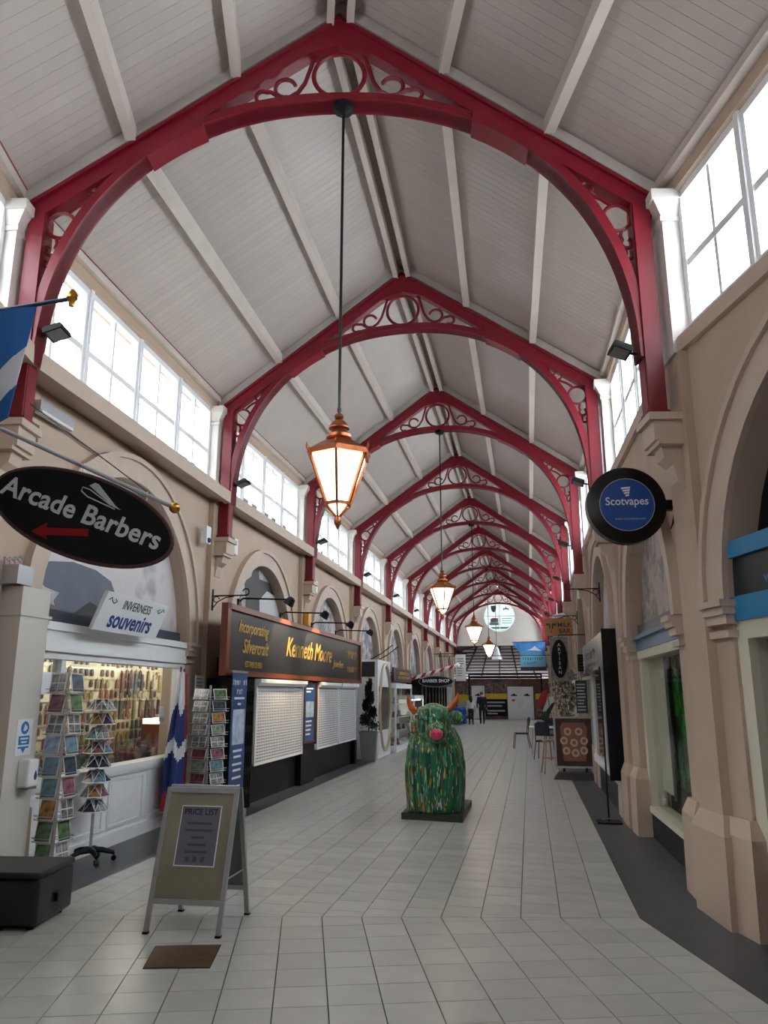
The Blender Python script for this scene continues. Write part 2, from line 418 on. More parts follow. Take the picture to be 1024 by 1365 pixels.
# ------------------------------------------------------------------ ceiling: boards on purlins
cb = MB()
for sg in (-1, 1):
    for k in BAYS:
        a, b = (tp(k, sg*(HW+0.25), Z_EAVE-0.178+0.02), tp(k+1, sg*(HW+0.25), Z_EAVE-0.178+0.02))
        c, d = tp(k+1, 0, Z_RIDGE+0.02), tp(k, 0, Z_RIDGE+0.02)
        up = Vector((0, 0, 0.05)); cb.hexa([a, b, c, d, a+up, b+up, c+up, d+up])
ceiling = cb.build('ceiling', M['purlin']); tag(ceiling, kind='structure')
rest = MB()
for sg in (-1, 1):
    for k in BAYS:
        n = 42 if k != 1 else (44 if sg < 0 else 40)
        e0, e1 = tp(k, sg*(HW+0.2), Z_EAVE-0.142), tp(k+1, sg*(HW+0.2), Z_EAVE-0.142); r0, r1 = tp(k, sg*0.0, Z_RIDGE), tp(k+1, sg*0.0, Z_RIDGE)
        for i in range(n):
            f0 = (i + 0.010)/n; f1 = (i + 0.990)/n
            q = [e0.lerp(e1, f0), e0.lerp(e1, f1), r0.lerp(r1, f1), r0.lerp(r1, f0)]
            up = Vector((0, 0, 0.02))
            if k in (0, 1):
                o0 = q[0]; mb = MB(); mb.hexa([p-o0 for p in q] + [p-o0+up for p in q])
                o = mb.build('ceiling_board', M['board'], ceiling); o.location = o0
            else: rest.hexa(q + [p+up for p in q])
tag(rest.build('far_ceiling_boards', M['board'], ceiling), kind='stuff')
def roof_z(s): return Z_RIDGE - (Z_RIDGE-Z_EAVE)/HW*abs(s)
for k in BAYS:
    for s in (-2.03, -1.03, -0.10, 0.10, 1.03, 2.03):
        mb = MB(); h = 0.15 if abs(s) > 0.2 else 0.19
        mb.beam(tp(k, s, roof_z(s)-h/2-0.005), tp(k+1, s, roof_z(s)-h/2-0.005), 0.10 if abs(s) > 0.2 else 0.075, h)
        mb.build('purlin' if abs(s) > 0.2 else 'ridge_beam', M['purlin'], ceiling)
    for sg in (-1, 1):
        mb = MB(); mb.beam(tp(k, sg*(HW-0.0), Z_EAVE+0.0), tp(k+1, sg*(HW-0.0), Z_EAVE+0.0), 0.10, 0.10); mb.build('eaves_moulding', M['purlin'], ceiling)
        if sg < 0:
            mb = MB(); mb.beam(tp(k, sg*(HW-0.055), Z_EAVE+0.055), tp(k+1, sg*(HW-0.055), Z_EAVE+0.055), 0.02, 0.03); mb.build('red_eaves_line', M['redline'], ceiling)
for k in range(1, 11):
    for sg in (-1, 1):
        mb = MB()
        a = tp(k, sg*0.0, Z_RIDGE-0.07); b = tp(k, sg*(HW-0.02), Z_EAVE-0.07)
        d = Vector((-math.sin(TR[k][2]), math.cos(TR[k][2]), 0))
        up = Vector((0, 0, 1))
        mb.beam(a, b, 0.20, 0.11); mb.build('timber_rafter', mat('rafter_grey', srgb(176,168,162), 0.5, var=0.1) if k == 1 and sg < 0 else bpy.data.materials['rafter_grey'], ceiling)

# ------------------------------------------------------------------ red iron trusses
def arc(c, r, a0, a1, n=12, y=0.0): return [(c[0] + r*math.cos(a0 + (a1-a0)*i/n), y, c[1] + r*math.sin(a0 + (a1-a0)*i/n)) for i in range(n+1)]
def truss_parts():
    out = []
    top = lambda s: 8.35 - 0.7075*abs(s)
    PE = 2.2
    def rib(a_, b_, t): return (math.copysign(a_*abs(math.sin(t))**(2/PE), t), 4.6 + b_*max(0.0, math.cos(t))**(2/PE))
    for sg in (-1, 1):
        mb = MB(); D = 0.07
        mb.prism([(0, -D, 8.35), (sg*2.96, -D, top(2.96)), (sg*2.96, -D, top(2.96)-0.24), (sg*2.78, -D, top(2.78)-0.22), (sg*0.30, -D, top(0.30)-0.21), (0, -D, 8.02)], (0, 2*D, 0))
        mb.prism([(0, -0.10, 8.35), (sg*2.96, -0.10, top(2.96)), (sg*2.96, -0.10, top(2.96)-0.045), (0, -0.10, 8.305)], (0, 0.20, 0))
        out.append(('rafter', mb, False))
        mb = MB(); mb.box(sg*2.86-0.085, sg*2.86+0.085, -0.075, 0.075, 4.05, 6.20); mb.box(sg*2.86-0.10, sg*2.86+0.10, -0.09, 0.09, 4.045, 4.10)
        mb.box(sg*2.80-0.02, sg*2.80+0.02, -0.10, 0.10, 4.10, 6.15); out.append(('column', mb, False))
        mb = MB()        # bolted splice plate where rib and rafter meet
        A = [rib(2.74, 2.75, t) for t in (0.46, 0.52, 0.58, 0.64, 0.70)]
        for (x0, z0), (x1, z1) in zip(A, A[1:]):
            mb.hexa([(sg*x0, -0.115, z0-0.025), (sg*x1, -0.115, z1-0.025), (sg*x1, 0.115, z1-0.025), (sg*x0, 0.115, z0-0.025), (sg*x0, -0.115, z0+0.10), (sg*x1, -0.115, z1+0.10), (sg*x1, 0.115, z1+0.10), (sg*x0, 0.115, z0+0.10)])
        out.append(('splice_plate', mb, False))
        def scroll(pts, r):
            mb = MB(); mb.tube([(sg*x, y, z) for x, y, z in pts], r, 5); out.append(('scroll', mb, True))
        r = 0.022
        scroll([(0.20, 0, 8.04), (0.26, 0, 7.92), (0.30, 0, 7.78), (0.345, 0, 7.63), (0.41, 0, 7.525), (0.49, 0, 7.47)] + arc((0.535, 7.575), 0.105, -PI*0.55, PI*0.9, 14), r)
        scroll([(0.58, 0, 7.46), (0.63, 0, 7.50), (0.68, 0, 7.535)] + arc((0.76, 7.475), 0.068, PI*0.66, -PI*0.75, 12), r)
        mb = MB(); mb.tube([(sg*p[0], 0, p[2]) for p in arc((2.655, 6.06), 0.135, 0, 2*PI, 22)[:-1]], 0.02, 5, closed=True); out.append(('spandrel_ring', mb, True))
        scroll([(2.60, 0, 6.20), (2.52, 0, 6.265), (2.45, 0, 6.30), (2.39, 0, 6.335)] + arc((2.385, 6.395), 0.06, -PI*0.5, PI*1.05, 10), r*0.9)
        scroll([(2.36, 0, 6.36), (2.28, 0, 6.44), (2.23, 0, 6.475)] + arc((2.215, 6.525), 0.045, -PI*0.4, PI*1.0, 10), r*0.9)
        scroll([(2.69, 0, 5.93), (2.675, 0, 5.87), (2.69, 0, 5.82)] + arc((2.725, 5.79), 0.05, PI*0.85, PI*2.35, 10), r*0.9)
        scroll([(2.705, 0, 5.75), (2.715, 0, 5.69)] + arc((2.745, 5.66), 0.036, PI*0.85, PI*2.3, 8), r*0.8)
    mb = MB(); n = 64     # arched rib with a wide soffit
    ts = [-1.5705 + 2*1.5705*i/n for i in range(n+1)]
    A = [rib(2.74, 2.75, t) for t in ts]; Bq = [rib(2.84, 2.85, t) for t in ts]; Cq = [rib(2.765, 2.775, t) for t in ts]
    for i in range(n):
        for (lo, hi, D) in ((A, Bq, 0.08), (A, Cq, 0.105)):
            (x0, z0), (x1, z1), (X0, Z0), (X1, Z1) = lo[i], lo[i+1], hi[i], hi[i+1]
            mb.hexa([(x0, -D, z0), (x1, -D, z1), (x1, D, z1), (x0, D, z0), (X0, -D, Z0), (X1, -D, Z1), (X1, D, Z1), (X0, D, Z0)])
    out.append(('arched_rib', mb, False))
    mb = MB(); mb.tube(arc((0, 7.715), 0.255, 0, 2*PI, 32)[:-1], 0.024, 6, closed=True); out.append(('crown_ring', mb, True))
    return [(n_, m_.mesh(n_, M['red'], sm)) for n_, m_, sm in out]
TP = truss_parts()
trusses = {}
for k in range(1, 11):
    cx, cy, rot = TR[k]
    lab = ('red iron roof truss carrying the lantern above the turn in the paving', 'second red roof truss from the paving turn, carrying no lantern',
           'third red roof truss from the paving turn, with a hanging lantern', 'fourth red roof truss from the paving turn', 'fifth red roof truss from the paving turn, with a hanging lantern',
           'sixth red roof truss from the paving turn', 'seventh red roof truss from the paving turn, with a hanging lantern', 'third red roof truss out from the round window wall',
           'red roof truss one bay out from the round window wall', 'red roof truss standing against the round window wall')[k-1]
    t = thing('roof_truss', lab, 'truss', (cx, cy, 0), rot, 'red roof trusses'); trusses[k] = t
    for nme, me in TP: link(nme, me, t)

# ------------------------------------------------------------------ end wall with round window, food hall beyond
YE = TR[10][1] + 0.30
CW = (-1.70, 6.60, 1.03)
mb = MB()
gable = [(-4.85, 4.82), (1.35, 4.82), (1.35, 6.35), (-1.76, 8.52), (-4.85, 6.35)]
def gable_hit(th):
    d = (math.cos(th), math.sin(th)); best = 99
    for (x0, z0), (x1, z1) in zip(gable, gable[1:] + gable[:1]):
        ex, ez = x1-x0, z1-z0; den = d[0]*ez - d[1]*ex
        if abs(den) < 1e-9: continue
        t = ((x0-CW[0])*ez - (z0-CW[1])*ex)/den; u_ = ((x0-CW[0])*d[1] - (z0-CW[1])*d[0])/den
        if t > 0 and -1e-6 <= u_ <= 1+1e-6: best = min(best, t)
    return (CW[0] + d[0]*best, CW[1] + d[1]*best)
ths = sorted([2*PI*i/40 - PI for i in range(40)] + [math.atan2(z-CW[1], x-CW[0]) for x, z in gable])
for i in range(len(ths)):
    a, b = ths[i], ths[(i+1) % len(ths)]
    if abs(a-b) < 1e-6: continue
    ca = (CW[0] + CW[2]*math.cos(a), CW[1] + CW[2]*math.sin(a)); cb_ = (CW[0] + CW[2]*math.cos(b), CW[1] + CW[2]*math.sin(b)); ga = gable_hit(a); gb = gable_hit(b)
    mb.hexa([(ca[0], YE, ca[1]), (cb_[0], YE, cb_[1]), (gb[0], YE, gb[1]), (ga[0], YE, ga[1]), (ca[0], YE+0.2, ca[1]), (cb_[0], YE+0.2, cb_[1]), (gb[0], YE+0.2, gb[1]), (ga[0], YE+0.2, ga[1])])
mb.box(-4.85, 1.35, YE, YE+0.2, 4.70, 4.82)
wall_end = mb.build('wall_end', mat('end_wall_paint', srgb(206,200,192), 0.6, var=0.04)); tag(wall_end, kind='structure')
wn += 1
mb = MB(); mb.tube([(CW[0] + CW[2]*math.cos(2*PI*i/40), YE+0.06, CW[1] + CW[2]*math.sin(2*PI*i/40)) for i in range(40)], 0.05, 6, closed=True)
mb.box(CW[0]-0.02, CW[0]+0.02, YE+0.05, YE+0.09, CW[1]-CW[2], CW[1]+CW[2]); mb.box(CW[0]-CW[2], CW[0]+CW[2], YE+0.05, YE+0.09, CW[1]-0.02, CW[1]+0.02)
rw = mb.build('window_%d' % wn, M['white']); tag(rw, kind='structure')
FROST = translucent('frosted_film', (0.50, 0.535, 0.53), 0.6)
for qx in (0, 1):
    for qz in (0, 1):
        a0 = PI/2*(qz*2 + (qx if qz == 0 else qx)); a0 = {(1,1): 0, (0,1): PI/2, (0,0): PI, (1,0): 1.5*PI}[(qx, qz)]
        mb = MB(); mb.prism([(CW[0], YE+0.065, CW[1])] + [(CW[0] + 1.0*math.cos(a0 + PI/2*i/10), YE+0.065, CW[1] + 1.0*math.sin(a0 + PI/2*i/10)) for i in range(11)], (0, 0.006, 0))
        mb.build('pane', FROST, rw)
# printed film on the round window: a shield, a crest, lines of lettering and a green band
pr = mat('window_print_grey', srgb(70,72,84), 0.6); pg = mat('window_print_green', srgb(60,130,112), 0.6); pl = mat('window_print_pink', srgb(120,96,110), 0.6)
def plate(mb, pts, y, t=0.004): mb.prism([(x, y, z) for x, z in pts], (0, t, 0))
yq = YE + 0.058
mb = MB(); cx, cz = -2.08, 7.08; plate(mb, [(cx-0.17, cz+0.2), (cx+0.17, cz+0.2), (cx+0.17, cz), (cx+0.1, cz-0.16), (cx, cz-0.25), (cx-0.1, cz-0.16), (cx-0.17, cz)], yq); mb.build('printed_shield', pr, rw)
mb = MB(); cx, cz = -1.28, 7.05; plate(mb, [(cx-0.2, cz-0.1), (cx-0.15, cz+0.08), (cx-0.05, cz+0.03), (cx, cz+0.2), (cx+0.06, cz+0.05), (cx+0.18, cz+0.06), (cx+0.2, cz-0.1), (cx+0.1, cz-0.02), (cx-0.08, cz-0.02)], yq); mb.build('printed_crest', pr, rw)
mb = MB()
for i in range(3): plate(mb, [(-1.58, 6.42-0.14*i), (-0.92, 6.42-0.14*i), (-0.92, 6.46-0.14*i), (-1.58, 6.46-0.14*i)], yq)
tag(mb.build('printed_lines', pg, rw), kind='stuff')
mb = MB(); plate(mb, [(-2.30, 6.2), (-1.80, 6.2), (-1.80, 6.46), (-2.12, 6.50), (-2.30, 6.42)], yq); mb.build('printed_drawing', pl, rw)
mb = MB(); plate(mb, [(-2.38, 6.02), (-1.78, 6.02), (-1.78, 6.18), (-2.38, 6.2)], yq)
plate(mb, [(-2.30, 5.90), (-1.10, 5.90), (-1.25, 5.78), (-2.15, 5.78)], yq); tag(mb.build('printed_band', pg, rw), kind='stuff')

mb = MB(); mb.hexa([tp(-1, -3.4, 0), tp(-1, 3.4, 0), tp(-1, 3.4, 0) - ND*0.2, tp(-1, -3.4, 0) - ND*0.2, tp(-1, -3.4, 8.6), tp(-1, 3.4, 8.6), tp(-1, 3.4, 8.6) - ND*0.2, tp(-1, -3.4, 8.6) - ND*0.2])
tag(mb.build('wall_unseen_back', M['plaster']), kind='structure')  # solid wall added out of view behind the camera, blocks light from there

# ------------------------------------------------------------------ the stone building across the lane, seen through the left windows
M['stone'] = mat('grey_stone', srgb(150,148,146), 0.8, var=0.25, scale=1.5, bump=0.2, bscale=4)
nb = thing('stone_building', 'grey stone building with sash windows across the lane outside', 'building', (-10.2, 22.0, 0))
mb = MB(); mb.box(-3, 0, -34, 34, 0, 8.6); mb.build('wall', M['stone'], nb)
mb = MB(); mb.prism([(0.3, -34, 8.6), (-3.3, -34, 8.6), (-1.5, -34, 10.6)], (0, 68, 0)); mb.build('roof', mat('slate_roof', srgb(84,88,96), 0.7, var=0.2), nb)
wf = MB(); wf.box(0, 0.06, -0.6, 0.6, -0.06, 1.76); wfm = wf.mesh('window_frame', M['white'])
pn = MB(); pn.box(0.06, 0.07, -0.52, -0.03, 0.02, 1.68); pn.box(0.06, 0.07, 0.03, 0.52, 0.02, 1.68); pnm = pn.mesh('pane', mat('dark_window', srgb(60,66,74), 0.1))
for i in range(20):
    o = link('window_frame', wfm, nb); o.location = (0, -32.5 + 3.4*i, 5.6); p_ = link('pane', pnm, o)
# ------------------------------------------------------------------ things fixed to the walls: frame with x to the viewer's right, y into the wall
def place(B, name, label, cat, u, v=0.0, z=0.0, group=None):
    return thing(name, label, cat, B.p(u, v, z), B.rz if B.side == 'left' else B.rz + PI, group)
def mural_mat(name, seed, dark=(40,42,50), light=(196,192,198), scale=2.2, fine=14.0, hi=0.58):
    m = bpy.data.materials.new(name); m.use_nodes = True; nt = m.node_tree; P = nt.nodes['Principled BSDF']; P.inputs['Roughness'].default_value = 0.5
    tc = nt.nodes.new('ShaderNodeTexCoord'); mp = nt.nodes.new('ShaderNodeMapping'); mp.inputs['Location'].default_value = (seed*3.1, seed*1.7, seed*2.3)
    nt.links.new(tc.outputs['Object'], mp.inputs[0])
    n1 = nt.nodes.new('ShaderNodeTexNoise'); n1.inputs['Scale'].default_value = scale; n1.inputs['Detail'].default_value = 6; n1.inputs['Roughness'].default_value = 0.6
    n2 = nt.nodes.new('ShaderNodeTexVoronoi'); n2.inputs['Scale'].default_value = fine; n2.feature = 'F1'
    nt.links.new(mp.outputs[0], n1.inputs[0]); nt.links.new(mp.outputs[0], n2.inputs[0])
    mx = nt.nodes.new('ShaderNodeMath'); mx.operation = 'MULTIPLY_ADD'; mx.inputs[1].default_value = 0.22
    nt.links.new(n2.outputs['Distance'], mx.inputs[0]); nt.links.new(n1.outputs['Fac'], mx.inputs[2])
    rp = nt.nodes.new('ShaderNodeValToRGB'); e = rp.color_ramp.elements
    e[0].position = 0.38; e[0].color = (*srgb(*dark), 1); e[1].position = hi + 0.12; e[1].color = (*srgb(*light), 1)
    k = e.new(hi - 0.04); k.color = (*srgb(*[int(a*0.55 + b*0.45) for a, b in zip(dark, light)]), 1)
    nt.links.new(mx.outputs[0], rp.inputs[0]); nt.links.new(rp.outputs[0], P.inputs['Base Color']); return m
MUR = [mural_mat('old_photo_print_%d' % i, i+1, scale=1.2 + 0.4*(i % 3), fine=5 + 2*(i % 4)) for i in range(4)]
M['slate'] = mat('slate_blue', srgb(70,78,92), 0.4)
M['interior'] = mat('shop_interior', srgb(214,204,184), 0.7)
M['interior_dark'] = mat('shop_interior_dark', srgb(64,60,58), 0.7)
M['wood'] = mat('brown_wood', srgb(104,60,36), 0.45, var=0.3, scale=6, stretch=(1,1,8))
M['blue'] = mat('blue_paint', srgb(22,96,150), 0.4)
M['creamframe'] = mat('cream_frame', srgb(214,208,190), 0.45)
def arch_poly(r, z0=2.52, n=20):
    pts = [(x, z) for x, z in arch_pts(0, r, n) if z > z0]
    x0 = math.sqrt(max(0, r*r - (z0-ZI)**2)); return [(-x0, z0)] + pts + [(x0, z0)]
def add_mural(B, m, label, group=None, z0=2.52, y=0.15):
    r = B.r
    t = place(B, 'photo_mural', label, 'mural', B.L/2, 0, 0, group)
    mb = MB(); mb.prism([(x, y, z) for x, z in arch_poly(r, z0)], (0, 0.03, 0)); mb.build('print', m, t)
    mb = MB(); mb.box(-r, r, y-0.06, y+0.03, 2.38, z0); mb.build('sill_rail', M['slate'], t)
    return t
def room_behind(B, depth=2.2, m=None, z1=2.38, name='shop_room', extra=0.0):
    AR = B.r; mb = MB(); mb.m = B.mx; c = B.L/2; x0, x1 = c-AR-0.25, c+AR+0.25+extra; v0, v1 = -0.33, -0.33-depth
    mb.box(x0, x1, v1-0.05, v1, 0, z1+0.5); mb.box(x0-0.05, x0, v1, v0, 0, z1+0.5); mb.box(x1, x1+0.05, v1, v0, 0, z1+0.5)
    mb.box(x0, x1, v1, v0, z1+0.15, z1+0.2)
    mb.box(x0, x1-extra, v0-0.04, v0, z1+0.1, 4.62)                     # closes the arch head behind the print
    if extra: mb.box(c+AR+0.25, x1, v0-0.04, v0, 0, z1+0.2)
    if depth < 0.2: mb.box(x0, x1, v0-0.04, v0, 0, 4.62)
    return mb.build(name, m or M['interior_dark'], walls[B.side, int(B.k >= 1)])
def generic_front(B, label, group, frame, fascia, glass=None, riser=None, cols=3):
    w = B.r
    t = place(B, 'shop_front', label, 'shopfront', B.L/2, 0, 0, group)
    mb = MB(); mb.box(-w, w, 0.02, 0.12, 0, 0.42); mb.build('stall_riser', riser or frame, t)
    mb = MB(); mb.box(-w, w, -0.02, 0.16, 0.42, 0.47); mb.box(-w, -w+0.09, 0.02, 0.14, 0.47, 2.05); mb.box(w-0.09, w, 0.02, 0.14, 0.47, 2.05)
    for i in range(1, cols): mb.box(-w + 2*w*i/cols - 0.03, -w + 2*w*i/cols + 0.03, 0.03, 0.12, 0.47, 2.05)
    mb.box(-w, w, 0.02, 0.14, 2.0, 2.07); mb.build('frame', frame, t)
    mb = MB(); mb.box(-w, w, -0.02, 0.16, 2.07, 2.38); mb.build('fascia', fascia, t)
    for i in range(cols):
        mb = MB(); mb.box(-w + 2*w*i/cols + 0.03, -w + 2*w*(i+1)/cols - 0.03, 0.07, 0.078, 0.47, 2.0); mb.build('pane', glass or M['shopglass'], t)
    return t
for k in BAYS:
    for B in (BL[k], BR[k]):
        key = (B.side, k)
        if key == ('left', 1): room_behind(B, 1.25, M['interior'], extra=2.6)
        elif key == ('left', 2): room_behind(B, 0.1)
        else: room_behind(B, m=M['interior'] if key == ('right', 1) else None)
        if key == ('left', 1):
            m = mural_mat('hill_print', 3, dark=(70,76,90), light=(206,200,204), scale=0.9, fine=3.0, hi=0.44)
            mu = add_mural(B, m, 'black and white landscape print in the arch above the souvenir shop')
            def printed(t, B, pts, m, nm, y=0.146):
                out = []
                for px, py in pts:
                    d = ray(px, py); o = B.p(0, -y, 0); k_ = (o - CAMP).dot(B.n)/d.dot(B.n); w = CAMP + d*k_ - B.p(B.L/2, 0, 0); out.append((w.dot(B.u), y, w.z))
                mb = MB(); mb.prism(out, (0, 0.003, 0)); mb.build(nm, m, t)
            printed(mu, B, ((46, 762), (66, 748), (98, 749), (128, 760), (148, 775), (153, 790), (146, 802), (128, 810), (122, 822), (75, 815), (72, 800), (80, 790), (60, 782)), mat('print_hill', srgb(96,104,122), 0.5, var=0.15, scale=4), 'printed_hill')
            printed(mu, B, ((98, 818), (120, 802), (136, 812), (140, 836), (112, 838), (100, 830)), mat('print_trees', srgb(44,42,48), 0.5), 'printed_trees', 0.143)
            printed(mu, B, ((52, 800), (70, 806), (96, 818), (110, 838), (60, 828)), mat('print_shore', srgb(120,112,116), 0.5, var=0.4, scale=14), 'printed_shore', 0.144)
        elif key == ('right', 0): pass
        elif k == 2 and B.side == 'left': 
            mu = add_mural(B, MUR[0], 'black and white print of old buildings above the script-lettered dark sign')
            printed(mu, B, ((328, 800), (326, 775), (336, 768), (338, 758), (345, 760), (346, 772), (360, 778), (366, 795), (350, 800), (346, 830), (328, 830)), bpy.data.materials['print_trees'], 'printed_tower')
            printed(mu, B, ((346, 800), (356, 788), (374, 800), (374, 828), (346, 822)), mat('print_gable', srgb(206,206,212), 0.5), 'printed_gable', 0.144)
        elif key == ('right', 1):
            m = mural_mat('engraving_print', 9, dark=(92,84,84), light=(176,164,158), scale=3, fine=12)
            add_mural(B, m, 'faded engraving print above the window with the green leaf display')
        else:
            nth = {-1: 'in the arch behind', 0: 'in the arch before', 2: 'in the second', 3: 'in the third', 4: 'in the fourth', 5: 'in the fifth', 6: 'in the sixth', 7: 'in the seventh', 8: 'in the eighth', 9: 'in the last'}[k]
            if k <= 0: lab = 'black and white photo panel %s the paving turn on the %s side' % (nth, 'souvenir' if B.side == 'left' else 'cafe')
            else: lab = 'black and white photo panel %s arch of the %s' % (nth, 'souvenir shop wall' if B.side == 'left' else 'cafe wall')
            add_mural(B, MUR[(k + (B.side == 'right')) % 4], lab, 'photo panels in the arches')
ORD = {-1: 'arch behind the paving turn', 0: 'arch beside the paving turn', 3: 'third arch', 4: 'fourth arch', 5: 'fifth arch', 6: 'sixth arch', 7: 'seventh arch', 8: 'eighth arch', 9: 'last arch'}
for k in BAYS:
    if k >= 4 or k in (0, -1): generic_front(BL[k], 'white framed shop window under the %s of the souvenir shop wall' % ORD[k], 'white shop windows', M['white'], M['slate'])
    if k >= 3 or k == -1: generic_front(BR[k], 'cream framed shop window under the %s of the cafe wall' % ORD[k], 'cream shop windows', M['creamframe'], M['interior_dark'], riser=M['black'])

# ---------------------------------------------------------------- souvenir shop (left, first arch)
B = BL[1]; AR = B.r
t = place(B, 'souvenir_shop_front', 'white panelled shopfront with wide display window under the landscape print', 'shopfront', B.L/2)
mb = MB(); mb.box(-AR, AR, 0.03, 0.16, 0, 0.80); mb.box(-AR, AR, 0.0, 0.03, 0, 0.14); mb.build('stall_riser', M['white'], t)
for x0, x1 in ((-1.75, -1.10), (-1.00, -0.14), (-0.04, 0.84), (0.94, 1.78)):
    mb = MB(); 
    for a, b, c, d in ((x0, x1, 0.70, 0.735), (x0, x1, 0.19, 0.225), (x0, x0+0.035, 0.225, 0.70), (x1-0.035, x1, 0.225, 0.70)): mb.box(a, b, 0.008, 0.03, c, d)
    mb.box(x0+0.06, x1-0.06, 0.016, 0.03, 0.25, 0.675); mb.build('panel', M['white'], t)
mb = MB(); mb.box(-AR, AR, -0.03, 0.20, 0.80, 0.87); mb.box(-AR, AR, -0.01, 0.05, 0.765, 0.80); mb.build('counter_ledge', M['white'], t)
mb = MB(); mb.box(-AR, -AR+0.08, 0.02, 0.14, 0.87, 2.05); mb.box(AR-0.09, AR, 0.0, 0.14, 0.87, 2.05); mb.box(-1.24, -1.16, 0.02, 0.12, 0.87, 2.05); mb.box(-AR, AR, 0.0, 0.14, 2.02, 2.09); mb.build('frame', M['white'], t)
mb = MB(); mb.box(-AR, AR, -0.02, 0.16, 2.09, 2.38); mb.box(-AR, AR, -0.05, 0.0, 2.30, 2.38); mb.box(-AR, AR, -0.035, 0.0, 2.09, 2.12); mb.build('fascia', M['white'], t)
for x0, x1 in ((-AR+0.08, -1.24), (-1.16, AR-0.09)):
    mb = MB(); mb.box(x0, x1, 0.075, 0.081, 0.87, 2.02); mb.build('pane', M['shopglass'], t)
# interior: lights, pegboard, shelf units and goods
cx = B.L/2
tube_m = mat('lit_fluorescent_tube', (1,1,1), 0.5, emit=(1.0,0.95,0.85), es=32.0)
for i, (u, v) in enumerate(((2.2, -0.9), (3.7, -0.9), (5.2, -0.9), (6.6, -0.9))):
    q = place(B, 'strip_light', 'lit fluorescent strip on the souvenir shop ceiling', 'light', u, v, 2.10, 'strip lights in the souvenir shop')
    mb = MB(); mb.box(-0.5, 0.5, -0.05, 0.05, 0.06, 0.13); mb.build('housing', M['white'], q); mb = MB(); mb.tube([(0, 0, 0.13), (0, 0, 0.44)], 0.008, 5); mb.build('hanger', M['white'], q)
    mb = MB(); mb.tube([(-0.48, 0, 0.035), (0.48, 0, 0.035)], 0.022, 8); mb.build('tube', tube_m, q)
q = place(B, 'pegboard_wall', 'cream pegboard covered in rows of small souvenirs behind the shop window', 'pegboard', cx+1.6, -1.50, 0)
mb = MB(); mb.box(-2.75, 2.75, -0.05, 0.0, 0.5, 2.35); mb.build('board', mat('pegboard_cream', srgb(226,214,186), 0.6), q)
mb = MB()
for z in [0.95 + 0.155*i for i in range(9)]: mb.box(-2.7, 2.7, -0.065, -0.05, z-0.006, z+0.006)
mb.build('rail', M['steel'], q)
ITEM = [mat('souvenir_%d' % i, srgb(*c), 0.5) for i, c in enumerate(((92,62,48),(66,66,56),(140,122,98),(52,52,60),(122,66,56),(186,178,158),(84,96,104),(104,94,70),(150,130,84),(56,46,44)))]
mag = []
for i in range(10):
    mb = MB()
    if i % 3 == 0: mb.lathe([(0.001, -0.035), (0.028, -0.03), (0.032, 0), (0.024, 0.03), (0.001, 0.035)], 8, (0, 0, 0), sy=0.3)
    elif i % 3 == 1: mb.frustum(-0.028, 0.028, -0.012, 0, -0.045, -0.020, 0.020, -0.008, 0, 0.045); mb.tube([(0, -0.005, 0.045), (0, -0.005, 0.06)], 0.004, 4)
    else: mb.prism([(0, 0, 0.04), (0.035, 0, 0.005), (0.02, 0, -0.045), (-0.02, 0, -0.045), (-0.035, 0, 0.005)], (0, -0.014, 0))
    mag.append(mb.mesh('souvenir', ITEM[i]))
cnt = 0
for r in range(9):
    blk = 0
    for c in range(34):
        if c % 4 == 0: blk = random.randrange(10)
        x = -0.95 + c*0.152; z = 0.89 + 0.155*r
        if random.random() < 0.13: continue
        o = link('fridge_magnet', mag[blk if random.random() < 0.8 else random.randrange(10)])
        o.matrix_world = Matrix.Translation(B.p(cx + x, -1.434, z)) @ Matrix.Rotation(B.rz, 4, 'Z') @ Matrix.Scale(1.45, 4)
        tag(o, 'small souvenir hung in rows on the cream pegboard', 'souvenir', 'souvenirs on the pegboard')
        cnt += 1
def shelf_goods(B, u0, u1, v, z, n, label, group, smin, smax):
    for i in range(n):
        u = u0 + (u1-u0)*(i+0.5)/n; w = (u1-u0)/n*random.uniform(0.6, 0.92); h = random.uniform(smin, smax)
        mb = MB()
        if i % 3 == 1: mb.lathe([(w*0.42, 0), (w*0.46, h*0.1), (w*0.44, h*0.6), (w*0.18, h*0.75), (w*0.16, h)], 8)
        elif i % 3 == 2: mb.ball((0, 0, w*0.42), w*0.42, 8); mb.ball((0, 0, w*0.42 + w*0.55), w*0.28, 8); mb.ball((w*0.2, 0, w*1.2), w*0.09, 6); mb.ball((-w*0.2, 0, w*1.2), w*0.09, 6)
        else: mb.frustum(-w/2, w/2, -w*0.3, w*0.3, 0, -w/2, w/2, -w*0.25, w*0.25, h); mb.box(-w*0.4, w*0.4, -w*0.32, -w*0.28, h*0.15, h*0.7)
        o = mb.build('souvenir', random.choice(ITEM), None, True); o.matrix_world = Matrix.Translation(B.p(u, v, z)) @ Matrix.Rotation(B.rz, 4, 'Z')
        tag(o, label, 'souvenir', group)
